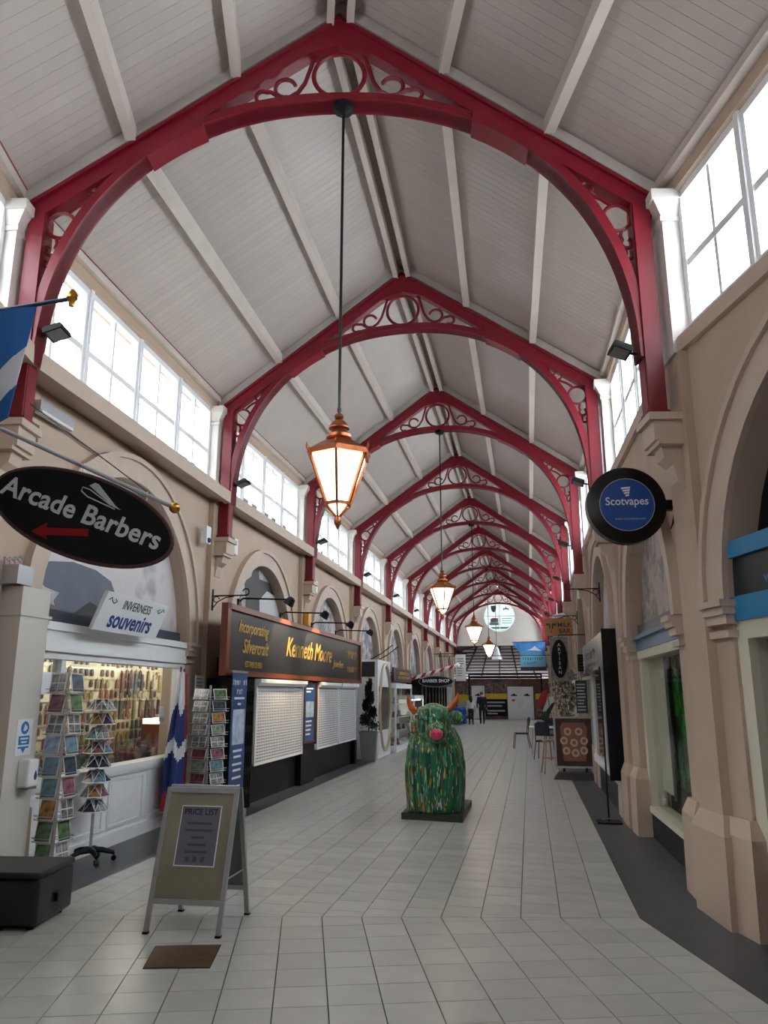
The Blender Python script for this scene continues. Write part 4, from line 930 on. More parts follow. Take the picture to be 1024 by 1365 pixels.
# ---------------------------------------------------------------- sandwich board
FL_, FR_ = on_z(196, 1246), on_z(283, 1251); BR_, BLk = on_z(328, 1219), on_z(248, 1213)
ctr = (FL_ + FR_ + BR_ + BLk)/4
ang = math.atan2((FR_-FL_).y, (FR_-FL_).x)
sb = thing('sandwich_board', 'silver framed sandwich board with a grey price list poster', 'sandwich board', (ctr.x, ctr.y, 0), ang)
W_, D_, H_ = 0.55, 0.60, 0.97
M['boardface'] = mat('acetate_board_face', srgb(150,144,124), 0.22, col2=srgb(136,130,112), scale=3)
for sgn, nm in ((-1, 'front'), (1, 'back')):
    ml = Matrix(((1, 0, 0, 0), (0, 1, sgn*-1*(D_/2-0.03)/H_, sgn*D_/2), (0, 0, 1, 0), (0, 0, 0, 1)))   # leaning leg plane
    for sx_ in (-1, 1):
        mb = MB(); mb.m = ml; mb.box(sx_*W_/2-0.017, sx_*W_/2+0.017, -0.014, 0.014, 0.01, H_); leg = mb.build('leg', M['alu'], sb)
        mb = MB(); mb.m = ml; mb.box(sx_*W_/2-0.02, sx_*W_/2+0.02, -0.018, 0.018, 0, 0.015); mb.build('rubber_foot', M['black'], leg)
    mb = MB(); mb.m = ml; mb.box(-W_/2, W_/2, -0.015, 0.015, H_-0.035, H_); mb.box(-W_/2, W_/2, -0.015, 0.015, 0.19, 0.225); tag(mb.build('frame_rail', M['alu'], sb), kind='stuff')
    mb = MB(); mb.m = ml; mb.box(-W_/2+0.017, W_/2-0.017, -0.006, 0.006, 0.225, H_-0.035); mb.build('panel', M['boardface'] if sgn < 0 else mat('board_back_panel', srgb(110,116,116), 0.4), sb)
    if sgn < 0:
        mb = MB(); mb.m = ml; mb.box(-0.14, 0.17, -0.010, -0.006, 0.44, 0.84); ps = mb.build('poster', mat('poster_grey', srgb(112,110,122), 0.35), sb)
        mb = MB(); mb.m = ml
        for a in ((-0.145, 0.175, 0.435, 0.442), (-0.145, 0.175, 0.838, 0.845)): mb.box(a[0], a[1], -0.011, -0.006, a[2], a[3])
        for a in ((-0.145, -0.138), (0.168, 0.175)): mb.box(a[0], a[1], -0.011, -0.006, 0.442, 0.838)
        tag(mb.build('poster_edge', M['signwhite'], sb), kind='stuff')
        text_mesh('lettering', 'PRICE LIST', 0.058, M['inkblack'], ps, ml @ frame_m((0.015, -0.0115, 0.80), (1,0,0), (0,0,1)), 0.0005, bold=0.001)
        mb = MB(); mb.m = ml
        for i, w_ in enumerate((0.20, 0.22, 0.10, 0.15, 0.17)): mb.box(0.015-w_/2, 0.015+w_/2, -0.0112, -0.010, 0.715-0.048*i, 0.732-0.048*i)
        for i in range(3): mb.box(-0.06 + 0.06*i, -0.03 + 0.06*i, -0.0112, -0.010, 0.465, 0.50)
        tag(mb.build('printed_lines', mat('faded_ink', srgb(82,80,92), 0.5), ps), kind='stuff')
mb = MB(); mb.tube([(-W_/2, 0, H_+0.0), (W_/2, 0, H_+0.0)], 0.02, 8); mb.build('hinge_bar', M['alu'], sb)
for sx_ in (-1, 1): mb = MB(); mb.tube([(sx_*W_/2*0.97, -0.2, 0.35), (sx_*W_/2*0.97, 0.2, 0.35)], 0.006, 5); mb.build('stay', M['steel'], sb)

# ---------------------------------------------------------------- floor plate
c = [on_z(207, 1262), on_z(295, 1260), on_z(280, 1291), on_z(190, 1292)]
t = thing('floor_hatch', 'brown metal access plate set in the floor before the sandwich board', 'floor hatch', (0, 0, 0))
ctr = sum(c, Vector())/4
mb = MB(); mb.prism([(p.x, p.y, 0.001) for p in c], (0, 0, 0.004)); mb.build('frame', M['grout'], t)
mb = MB(); mb.prism([(ctr.x + (p.x-ctr.x)*0.97, ctr.y + (p.y-ctr.y)*0.97, 0.004) for p in c], (0, 0, 0.004)); mb.build('plate', mat('worn_bronze_plate', srgb(112,88,58), 0.45, metal=0.4, col2=srgb(86,68,48), scale=9), t)

# ---------------------------------------------------------------- ottoman
FR_, BR_ = on_z(46, 1243), on_z(83, 1220)
d2 = (BR_-FR_).normalized(); d1 = Vector((d2.y, -d2.x, 0)); hz = on_y(54.7, 1164, FR_.y).z
t = thing('ottoman', 'black leather cube seat beside the white pier', 'ottoman', FR_ - d1*0.40 + d2*0.30, math.atan2(d1.y, d1.x))
mb = MB(); mb.box(-0.40, 0.40, -0.30, 0.30, 0.03, hz-0.05); o = mb.build('body', mat('black_leather', srgb(20,20,22), 0.42, bump=0.2, bscale=60), t); bevel(o, 0.025, 3)
mb = MB(); mb.box(-0.405, 0.405, -0.305, 0.305, hz-0.05, hz); o = mb.build('lid_cushion', bpy.data.materials['black_leather'], t); bevel(o, 0.022, 3)
for x in (-0.33, 0.33):
    for y in (-0.23, 0.23): mb = MB(); mb.lathe([(0.025, 0), (0.03, 0.03)], 10, (x, y, 0)); mb.build('foot', M['black'], t)
mb = MB(); mb.box(0.40, 0.425, -0.02, 0.05, 0.14, 0.20); mb.build('latch', M['blackmetal'], t)

# ---------------------------------------------------------------- white block pier at the paving turn with sanitiser and notice
XP = -4.42
p0 = on_x(24, 850, XP); p1 = on_x(62, 850, XP)
mb = MB(); mb.box(-4.95, XP, p0.y, p1.y, 0, 2.62); mb.box(-4.95, XP+0.012, p0.y-0.012, p1.y+0.04, 2.36, 2.385)
o = mb.build('trim_1', mat('white_emulsion', srgb(212,208,202), 0.6, var=0.03)); tag(o, kind='structure')
t = thing('hand_sanitiser', 'white wall dispenser with blue drop on the white pier', 'dispenser', (XP, (p0.y+p1.y)/2+0.05, 0.88), PI/2)
mb = MB(); mb.box(-0.075, 0.075, -0.11, 0, 0, 0.24); o = mb.build('case', M['white'], t); bevel(o, 0.018, 2)
mb = MB(); mb.box(-0.06, 0.06, -0.112, -0.02, -0.012, 0.01); mb.build('nozzle_plate', M['grey'], t)
mb = MB(); mb.prism([(0.03 + x, -0.114, 0.09 + z) for x, z in ((0, 0.055), (0.02, 0.01), (0.016, -0.018), (0, -0.03), (-0.016, -0.018), (-0.02, 0.01))], (0, 0.006, 0)); mb.build('drop_emblem', M['navy'], t)
t = thing('hygiene_notice', 'white paper notice with blue hand symbol above the wall dispenser', 'notice', (XP, (p0.y+p1.y)/2+0.02, 1.15), PI/2)
mb = MB(); mb.box(-0.11, 0.11, -0.004, 0, 0, 0.31); mb.build('sheet', M['signwhite'], t)
M['cyanblue'] = mat('notice_blue', srgb(20,120,190), 0.5)
mb = MB(); mb.m = Matrix.Rotation(PI/2, 4, 'X'); mb.lathe([(0.055, 0.004), (0.055, 0.006)], 20, (0.0, 0.235, 0)); mb.build('symbol_disc', M['cyanblue'], t)
mb = MB(); mb.prism([(x*0.9, -0.0075, 0.235 + z) for x, z in ((-0.03, -0.02), (0.0, -0.03), (0.035, -0.01), (0.03, 0.015), (0.01, 0.02), (-0.01, 0.035), (-0.015, 0.01))], (0, 0.001, 0)); mb.build('hand_symbol', M['signwhite'], t)
mb = MB(); mb.box(-0.075, 0.075, -0.006, -0.004, 0.09, 0.165); mb.build('text_block', M['cyanblue'], t)
mb = MB(); mb.box(-0.055, 0.055, -0.0075, -0.006, 0.135, 0.150); mb.box(-0.04, 0.04, -0.0075, -0.006, 0.105, 0.12); tag(mb.build('printed_lines', M['signwhite'], t), kind='stuff')
mb = MB(); mb.prism([(x, -0.006, z) for x, z in ((-0.075, 0.075), (0.075, 0.075), (0.075, 0.06), (0.03, 0.06), (0.0, 0.02), (-0.03, 0.06), (-0.075, 0.06))], (0, 0.002, 0)); mb.build('arrow', M['cyanblue'], t)
t = thing('junction_box', 'grey metal junction box with cables on top of the white pier', 'junction box', (XP-0.10, p0.y-0.09, 2.63), 0)
mb = MB(); mb.box(-0.13, 0.11, -0.02, 0.2, 0, 0.17); mb.build('case', M['alu'], t)
for i in range(4): mb = MB(); mb.tube([(-0.09 + 0.05*i, 0.0, 0.15), (-0.08 + 0.05*i, -0.03, 0.21), (-0.05 + 0.05*i, 0.0, 0.24), (-0.03 + 0.05*i, 0.05, 0.2)], 0.008, 5); mb.build('cable', M['alu'], t)
mb = MB(); mb.lathe([(0.014, 0), (0.014, 0.006)], 8, (0, 0, 0)); 
# ---------------------------------------------------------------- hanging oval barber sign on its pole
def cam_pt(px, py, w): return CAMP + ray(px, py)*w
SWD = 4.6
ctr = cam_pt(111, 689, SWD)
ta = math.radians(-19.5); Rv = NR; Zv = Vector((0, 0, 1))
ex = Rv*math.cos(ta) + Zv*math.sin(ta); ey = -Rv*math.sin(ta) + Zv*math.cos(ta); en = ex.cross(ey)
t = thing('oval_sign', 'black oval hanging sign with silver barber lettering and red arrow', 'sign', ctr)
loc = Matrix(((ex.x, ey.x, en.x, 0), (ex.y, ey.y, en.y, 0), (ex.z, ey.z, en.z, 0), (0, 0, 0, 1)))
A_, B_ = 0.555, 0.245
mb = MB(); mb.m = loc; mb.prism([(A_*math.cos(2*PI*i/48), B_*math.sin(2*PI*i/48), -0.014) for i in range(48)], (0, 0, 0.026)); mb.build('board', mat('sign_black', srgb(12,11,14), 0.6, spec=0.15), t)
mb = MB(); mb.m = loc; mb.tube([(A_*math.cos(2*PI*i/48), B_*math.sin(2*PI*i/48), 0.0) for i in range(48)], 0.014, 6, closed=True); mb.build('rim', mat('sign_rim', srgb(62,24,28), 0.5), t)
M['silver'] = mat('silver_print', srgb(176,178,182), 0.45)
text_mesh('lettering', 'Arcade Barbers', 0.165, M['silver'], t, loc @ Matrix.Translation((-0.01, 0.015, 0.0135)), 0.001, bold=0.0035, sx=0.93, space=1.02)
mb = MB(); mb.m = loc @ Matrix.Translation((-0.05, -0.115, 0.013)) @ Matrix.Rotation(math.radians(21), 4, 'Z')
mb.prism([(-0.20, 0.0, 0), (-0.11, 0.055, 0), (-0.115, 0.022, 0), (0.125, 0.012, 0), (0.125, -0.032, 0), (-0.115, -0.022, 0), (-0.105, -0.05, 0)], (0, 0, 0.003)); mb.build('arrow', mat('arrow_red', srgb(122,8,14), 0.6, spec=0.2), t)
mb = MB(); mb.m = loc @ Matrix.Translation((0.03, 0.15, 0.013)) @ Matrix.Rotation(math.radians(-6), 4, 'Z')
mb.tube([(0.13, -0.03, 0), (-0.05, -0.035, 0), (-0.10, -0.02, 0), (-0.105, 0.005, 0), (-0.06, 0.01, 0), (0.10, -0.02, 0)], 0.004, 4); mb.build('razor_handle', M['silver'], t)
mb = MB(); mb.m = loc @ Matrix.Translation((0.03, 0.15, 0.013)) @ Matrix.Rotation(math.radians(-6), 4, 'Z')
mb.prism([(0.115, -0.022, 0), (-0.075, 0.03, 0), (-0.055, 0.06, 0), (-0.03, 0.062, 0), (0.12, -0.008, 0), (0.165, -0.02, 0)], (0, 0, 0.002)); mb.build('razor_blade', M['silver'], t)
r0, r1 = cam_pt(-110, 521, SWD-0.25), cam_pt(233, 677, SWD+0.03)
pole = thing('sign_pole', 'grey pole with gold ball end carrying the oval barber sign', 'pole', r0)
mb = MB(); mb.tube([Vector((0,0,0)), r1-r0], 0.013, 8); mb.build('shaft', M['alu'], pole)
mb = MB(); mb.ball(r1-r0, 0.034, 12); mb.build('ball_end', M['brass'], pole, True)
for px, py in ((112, 622), (196, 660)):
    a = cam_pt(px, py, SWD); mb = MB(); mb.tube([a - r0 + Vector((0, 0, 0.02)), a - r0 - Vector((0, 0, 0.035))], 0.007, 5); mb.build('hook', M['steel'], pole)
w0, w1 = cam_pt(40, 538, SWD+0.8), cam_pt(200, 658, SWD+0.02)
mb = MB(); mb.tube([w0-r0, w1-r0], 0.004, 4); mb.build('stay_wire', M['darkgrey'], pole)
# ---------------------------------------------------------------- flag on a pole
FD = 4.55
t = thing('flag', 'blue flag with white diagonal cross on a pole by the red column', 'flag', cam_pt(-60, 425, FD))
o0 = cam_pt(-60, 425, FD)
f0, f1 = cam_pt(-160, 440, FD), cam_pt(96, 398, FD)
mb = MB(); mb.tube([f0-o0, f1-o0], 0.014, 8); mb.build('pole', mat('flag_pole_blue', srgb(34,48,86), 0.4), t)
mb = MB(); d = (f1-f0).normalized(); mb.lathe([(0.016, -0.05), (0.02, -0.02), (0.034, 0.0), (0.03, 0.03), (0.012, 0.055)], 10, f1-o0); mb.build('finial', M['brass'], t, True)
def flag_mesh(nu, nv, P, colf, mats, parent, name='cloth', th=0.004):
    mb = MB(); idx = [[mb._p(P(i/nu, j/nv)) for j in range(nv+1)] for i in range(nu+1)]
    for i in range(nu):
        for j in range(nv): mb.f.append([idx[i][j], idx[i+1][j], idx[i+1][j+1], idx[i][j+1]]); mb.mi.append(colf((i+0.5)/nu, (j+0.5)/nv))
    o = mb.build(name, mats, parent, True); s = o.modifiers.new('t', 'SOLIDIFY'); s.thickness = th; return o
M['saltire'] = mat('saltire_blue', srgb(18,92,160), 0.7, var=0.1, scale=4); M['flagwhite'] = mat('flag_white', srgb(206,210,218), 0.7)
def Pf(u, v):     # u along pole (0 outer end .. 1 at image left), v down
    a = cam_pt(50 - 190*u, 406 + 30*u, FD) - o0; bot = cam_pt(14 - 170*u, 560 + 60*u, FD) - o0
    p = a.lerp(bot, v); return p + en*(0.03*math.sin(u*9 + v*2)*(0.3 + v))
flag_mesh(120, 120, Pf, lambda u, v: 1 if (abs((v - 0.12) - (u*0.95 + 0.42)) < 0.17 and True) else 0, [M['saltire'], M['flagwhite']], t)
# ---------------------------------------------------------------- postcard racks and leaflet carousel
CARD = []
for i, (c1, c2) in enumerate((((120,160,200),(90,110,80)), ((70,90,110),(40,40,46)), ((150,60,50),(60,40,40)), ((190,190,190),(90,100,110)), ((110,140,100),(60,80,50)), ((200,150,90),(110,70,50)), ((90,130,190),(200,210,220)), ((60,60,66),(150,150,150)), ((170,110,120),(90,60,80)), ((180,190,150),(80,110,120)))):
    CARD.append(mat('card_picture_%d' % i, srgb(*c1), 0.25, col2=srgb(*c2), scale=16))
M['cardedge'] = mat('card_white', srgb(226,226,226), 0.3)
def card_mesh(i, w, h):
    mb = MB(); mb.cur = 0; mb.box(-w/2, w/2, -0.002, 0.002, 0, h)
    mb.cur = 1
    if i % 4 == 3:      # four small views
        for x0 in (-w*0.44, w*0.03):
            for z0 in (h*0.07, h*0.53): mb.box(x0, x0+w*0.41, -0.0035, -0.002, z0, z0+h*0.4)
    else: mb.box(-w*0.45, w*0.45, -0.0035, -0.002, h*0.07, h*0.93)
    return mb.mesh('postcard', [M['cardedge'], CARD[i % 10]])
CM = {}
def card(i, w, h):
    k = (i, w, h)
    if k not in CM: CM[k] = card_mesh(i, w, h)
    return CM[k]
M['wire'] = mat('wire_chrome', srgb(188,190,192), 0.3, metal=0.6)
def spinner(name, label, loc, rz, tiers, zlo, dz, side, cards_label, grp, cw, ch, faces, wood=True):
    t = thing(name, label, 'postcard rack', loc, rz)
    mb = MB(); mb.tube([(0, 0, 0.05), (0, 0, zlo + dz*tiers + 0.04)], 0.016, 8); mb.build('pole', M['wire'], t)
    mb = MB(); mb.box(-side*0.6, side*0.6, -side*0.6, side*0.6, 0.0, 0.10 if wood else 0.05); mb.build('base', mat('pine_block', srgb(176,146,112), 0.5) if wood else M['black'], t)
    for f in range(4):
        a = f*PI/2
        for c in (-1, 1):
            mb = MB(); mb.m = Matrix.Rotation(a, 4, 'Z'); mb.tube([(c*side*0.5, -side*0.52, zlo-0.03), (c*side*0.5, -side*0.52, zlo + dz*tiers)], 0.004, 4); mb.build('upright', M['wire'], t)
    for k in range(tiers):
        z = zlo + dz*k
        mb = MB()
        for f in range(4):
            mb.m = Matrix.Rotation(f*PI/2, 4, 'Z')
            mb.tube([(-side*0.55, -side*0.52, z), (-side*0.55, -side*0.52-0.045, z+0.01), (side*0.55, -side*0.52-0.045, z+0.01), (side*0.55, -side*0.52, z)], 0.003, 4)
            mb.tube([(-side*0.55, -side*0.52, z+0.04), (-side*0.55, -side*0.52-0.05, z+0.04), (side*0.55, -side*0.52-0.05, z+0.04), (side*0.55, -side*0.52, z+0.04)], 0.003, 4)
        tag(mb.build('wire_tier', M['wire'], t), kind='stuff')
    t_m = Matrix.Translation(loc) @ Matrix.Rotation(rz, 4, 'Z')
    for k in range(tiers):
        z = zlo + dz*k + 0.006
        for f in faces:
            o = link('postcard', card(random.randrange(10), cw, ch))
            o.matrix_world = t_m @ Matrix.Rotation(f*PI/2, 4, 'Z') @ Matrix.Translation((random.uniform(-0.01, 0.01), -side*0.52-0.036, z)) @ Matrix.Rotation(-0.22, 4, 'X') @ Matrix.Rotation(random.uniform(-0.04, 0.04), 4, 'Y')
            tag(o, cards_label, 'postcard', grp)
    return t
spinner('postcard_rack', 'tall wire postcard spinner on a pine base beside the white pier', (-4.28, 6.76, 0), -0.12, 9, 0.20, 0.185, 0.19, 'picture postcard in the tall spinner by the white pier', 'cards in the tall spinner', 0.17, 0.185, (0, 1))
spinner('postcard_rack', 'tall wire postcard spinner between the striped flag and the blue banner', (-4.30, 10.22, 0), -0.35, 10, 0.20, 0.155, 0.30, 'picture postcard in the spinner beside the blue banner', 'cards in the second spinner', 0.26, 0.145, (0, 1), wood=False)
# leaflet carousel on a castor base
p = on_z(121, 1148)
t = thing('leaflet_carousel', 'leaflet carousel on a grey pole with black castor base', 'leaflet stand', (p.x, p.y-0.03, 0), 0.2)
mb = MB(); mb.tube([(0, 0, 0.09), (0, 0, 1.62)], 0.017, 8); mb.build('pole', M['alu'], t)
for i in range(5):
    a = 2*PI*i/5 + 0.3; d = Vector((math.cos(a), math.sin(a), 0))
    mb = MB(); mb.tube([Vector((0, 0, 0.115)), d*0.12 + Vector((0, 0, 0.11)), d*0.235 + Vector((0, 0, 0.075))], [0.035, 0.028, 0.018], 8); leg = mb.build('base_arm', M['black'], t)
    mb = MB(); q = d*0.235; mb.tube([q + Vector((0, 0, 0.08)), q + Vector((0, 0, 0.045))], 0.008, 6); s_ = d.cross(Vector((0, 0, 1)))
    mb.tube([q - s_*0.02 + Vector((0, 0, 0.027)), q + s_*0.02 + Vector((0, 0, 0.027))], 0.027, 10); mb.build('castor', M['blackmetal'], leg)
tm_ = Matrix.Translation((p.x, p.y-0.03, 0)) @ Matrix.Rotation(0.2, 4, 'Z')
for k in range(8):
    z = 0.50 + 0.145*k
    mb = MB(); R_ = 0.13
    mb.tube([(R_*math.cos(2*PI*i/16), R_*math.sin(2*PI*i/16), z) for i in range(16)], 0.004, 4, closed=True)
    for i in range(8): mb.tube([(0, 0, z+0.02), (R_*math.cos(2*PI*i/8), R_*math.sin(2*PI*i/8), z)], 0.003, 4)
    tag(mb.build('wire_tier', M['wire'], t), kind='stuff')
    for i in range(7):
        o = link('leaflet', card((i*3 + k*5) % 10 if (i + k) % 3 else 1 + 6*((i*k) % 2), 0.135, 0.165))
        o.matrix_world = tm_ @ Matrix.Rotation(2*PI*i/7 + 0.3*k, 4, 'Z') @ Matrix.Translation((0, -0.145, z-0.01)) @ Matrix.Rotation(-0.75, 4, 'X')
        tag(o, 'small printed leaflet in the castor-based carousel', 'leaflet', 'leaflets in the carousel')
# ---------------------------------------------------------------- two furled flags at the end of the souvenir shop
def furled(label, x, y, ztop, zbot, lean, mats, bands, w=0.16):
    t = thing('furled_flag', label, 'flag', (x, y, zbot))
    mb = MB(); mb.tube([(0, 0, 0), (lean[0], lean[1], ztop-zbot+0.05)], 0.012, 6); mb.build('pole', M['wood'], t)
    H = ztop-zbot-0.25
    n, m_ = 36, 64
    mb = MB(); idx = []
    for j in range(m_+1):
        v = j/m_; r = w*(0.25 + 0.75*min(1, v*1.6))*(1 - 0.25*max(0, v-0.7)); zc = ztop - zbot - 0.02 - H*v; f = zc/(ztop-zbot)
        idx.append([mb._p((lean[0]*f + r*(1 + 0.3*math.sin(5*a))*math.cos(a)*0.7 + 0.02, lean[1]*f + r*(1 + 0.3*math.sin(5*a))*math.sin(a), zc)) for a in [2*PI*i/n for i in range(n)]])
    for j in range(m_):
        for i in range(n):
            mb.f.append([idx[j][i], idx[j][(i+1) % n], idx[j+1][(i+1) % n], idx[j+1][i]])
            v = (j+0.5)/m_ + 0.05*math.sin(3*2*PI*i/n); k = 0
            for b_, mi_ in bands:
                if v >= b_: k = mi_
            mb.mi.append(k)
    mb.f.append(idx[0][::-1]); mb.f.append(idx[-1]); mb.mi += [0, 0]
    mb.build('cloth', mats, t, True); return t
M['flagnavy'] = mat('flag_navy', srgb(26,44,108), 0.7); M['flagred'] = mat('flag_red', srgb(150,36,44), 0.7)
furled('furled blue and white flag at the end of the souvenir shop', -4.60, 9.75, 1.98, 0.0, (0.02, 0.10), [M['flagwhite'], M['flagnavy'], M['flagred']], ((0.0, 0), (0.28, 1), (0.52, 0), (0.62, 1), (0.88, 2)), 0.14)
furled('furled red flag behind the blue and white one', -4.66, 10.08, 1.96, 0.0, (0.0, 0.05), [M['flagred'], M['flagwhite']], ((0, 0), (0.5, 1), (0.6, 0)), 0.10)
t = thing('price_card', 'pale printed card fixed to the wall above the second postcard spinner', 'notice', (-4.70, 10.72, 1.68), PI/2)
mb = MB(); mb.box(-0.13, 0.13, -0.01, 0, 0, 0.26); mb.build('sheet', M['cardedge'], t)
mb = MB()
for i in range(4): mb.box(-0.1, 0.1, -0.012, -0.01, 0.05 + 0.05*i, 0.065 + 0.05*i)
tag(mb.build('printed_lines', M['grey'], t), kind='stuff')

# ---------------------------------------------------------------- wall fittings, left
def scroll_bracket(label, loc, dirx, L=0.55, grp='iron scroll brackets'):
    t = thing('scroll_bracket', label, 'bracket', loc, 0 if dirx > 0 else PI, grp)
    mb = MB(); mb.box(-0.01, 0.012, -0.015, 0.015, -0.16, 0.16); mb.build('wall_plate', M['blackmetal'], t)
    mb = MB(); mb.tube([(0, 0, 0.06), (L*0.8, 0, 0.06)] + [(L*0.85 + 0.05*math.sin(a), 0, 0.11 - 0.05*math.cos(a)) for a in [i*0.5 for i in range(10)]], 0.011, 5); mb.build('bar', M['blackmetal'], t, True)
    mb = MB(); mb.tube([(0.01, 0, -0.12), (0.08, 0, -0.03), (0.2, 0, 0.03), (0.34, 0, 0.05)], 0.009, 5); mb.tube([(0.06 + 0.045*math.cos(a), 0, 0.005 + 0.045*math.sin(a)) for a in [i*0.55 for i in range(11)]], 0.008, 5); tag(mb.build('scroll', M['blackmetal'], t, True), kind='stuff')
scroll_bracket('empty black iron scroll bracket above the left end of the jeweller sign', (-4.66, 10.98, 3.06), 1, 0.62)
scroll_bracket('empty black iron scroll bracket high on the cafe wall past the round blue sign', (1.2, 13.0, 3.30), -1, 0.6)
t = thing('wall_speaker', 'small white box speaker on the wall above the souvenir shop arch', 'speaker', (-4.71, 10.62, 3.86), 0)
mb = MB(); mb.box(0.0, 0.09, -0.08, 0.08, 0, 0.26); mb.build('case', M['white'], t); mb = MB(); mb.ball((0.09, 0, 0.05), 0.04, 8); mb.build('sensor', M['navy'], t)
t = thing('emergency_light', 'grey tube emergency light under the sill above the oval barber sign', 'light', BL[1].p(0.75, 0.02, 4.36), BL[1].rz)
mb = MB(); mb.box(-0.3, 0.3, -0.09, 0, 0, 0.10); mb.build('housing', M['alu'], t); mb = MB(); mb.box(-0.28, 0.28, -0.10, -0.02, -0.03, 0); mb.build('diffuser', M['cardedge'], t)
t = thing('exit_plate', 'small green plate on the wall under the grey tube light', 'sign', BL[1].p(0.55, 0.005, 4.08), BL[1].rz)
mb = MB(); mb.box(-0.06, 0.06, -0.008, 0, 0, 0.17); mb.build('plate', mat('plate_green', srgb(70,96,76), 0.5), t); mb = MB(); mb.box(-0.03, 0.03, -0.01, -0.008, 0.04, 0.13); mb.build('symbol', M['cardedge'], t)
for k in (2, 3, 5, 6):
    t = thing('corbel_box', 'white electrical box on the corbel of the %s left column' % NTH[k] if 0 else 'white electrical box beside the %s truss column corbel on the shutter wall' % NTH[k], 'junction box', (-4.68, TR[k][1]+0.27, 3.86), 0, 'white boxes at the corbels')
    mb = MB(); mb.box(0, 0.12, 0, 0.16, 0, 0.26); mb.build('case', M['white'], t); mb = MB(); mb.box(0.12, 0.125, 0.02, 0.14, 0.02, 0.24); mb.build('cover', M['white'], t)
t = thing('cable_run', 'grey cable sagging along the wall above the souvenir arch', 'cable', BL[1].p(0.4, 0.03, 4.4))
o0 = BL[1].p(0.4, 0.03, 4.4); mb = MB(); mb.tube([BL[1].p(0.4 + 0.4*i, 0.03, 4.42 - 0.12*math.sin(i*0.45)) - o0 for i in range(8)], 0.008, 5); mb.build('cable', M['darkgrey'], t)

# ---------------------------------------------------------------- spiral topiary in a planter
t = thing('planter', 'tall grey square planter holding the spiral topiary', 'planter', (-4.10, 20.12, 0), 0.1)
mb = MB(); mb.frustum(-0.17, 0.17, -0.17, 0.17, 0, -0.22, 0.22, -0.22, 0.22, 0.68); mb.build('body', M['grey'], t)
mb = MB(); mb.box(-0.235, 0.235, -0.235, 0.235, 0.68, 0.73); mb.build('rim', M['grey'], t)
mb = MB(); mb.box(-0.21, 0.21, -0.21, 0.21, 0.728, 0.735); mb.build('soil', mat('soil', srgb(50,40,32), 0.9), t)
t = thing('spiral_topiary', 'dark green spiral topiary growing in the tall grey planter', 'topiary', (-4.10, 20.12, 0.735), 0.1)
mb = MB(); mb.tube([(0, 0, -0.02), (0.01, 0, 0.6), (0, 0, 1.28)], 0.02, 6); mb.build('stem', M['wood'], t)
mb = MB(); random.seed(3)
for i in range(3200):
    f = random.random()**0.9; z = 0.10 + 1.18*f; rr = 0.20*(1-f) + 0.055; a = 2*PI*3.1*f + random.gauss(0, 0.8); r = rr*random.uniform(0.35, 1.05)
    c = Vector((r*math.cos(a), r*math.sin(a), z + random.gauss(0, 0.035))); d = Vector((random.gauss(0, 1), random.gauss(0, 1), random.gauss(0, 1))).normalized(); e = d.cross(Vector((0.3, 0.5, 0.8))).normalized()
    mb.face(c - d*0.032, c + e*0.02, c + d*0.034, c - e*0.02)
tag(mb.build('foliage', mat('topiary_green', srgb(34,62,38), 0.6, col2=srgb(20,40,24), scale=12), t), kind='stuff')

# ---------------------------------------------------------------- white kiosk with oval frame, cabinets, barber front
t = thing('white_kiosk', 'white kiosk with a large oval ring on its front beside the topiary', 'kiosk', (-3.97, 20.75, 0), PI/2)
mb = MB(); mb.box(0, 1.95, 0.02, 0.66, 0, 2.58); mb.build('body', M['white'], t)
mb = MB(); mb.box(-0.012, 0, 0.10, 0.62, 2.12, 2.52); mb.build('dark_header', M['darkgrey'], t)
mb = MB(); mb.box(-0.014, 0, 0.10, 0.45, 1.35, 1.95); mb.build('poster', M['cardedge'], t)
mb = MB(); mb.box(0.16, 1.80, 0.0, 0.02, 0.72, 1.86); mb.build('pane', mat('kiosk_dark_glass', srgb(96,92,88), 0.12, var=0.6, scale=5), t)
mb = MB(); mb.box(0.1, 1.85, 0.005, 0.02, 0.1, 0.66); mb.build('lower_panel', M['cardedge'], t)
mb = MB(); mb.tube([(0.98 + 0.82*math.cos(2*PI*i/40), -0.0, 1.32 + 1.14*math.sin(2*PI*i/40)) for i in range(40)], 0.055, 8, closed=True); mb.build('oval_ring', mat('champagne_ring', srgb(176,166,148), 0.35, metal=0.4), t, True)
for j in range(2):
    mb = MB(); y = 0.3 + 0.9*j; mb.tube([(y, 0.3, 2.58), (y+0.1, 0.0, 2.75), (y+0.45, -0.25, 3.0), (y+0.55, -0.27, 3.0)], 0.014, 5); mb.build('lamp_arm', M['blackmetal'], t)
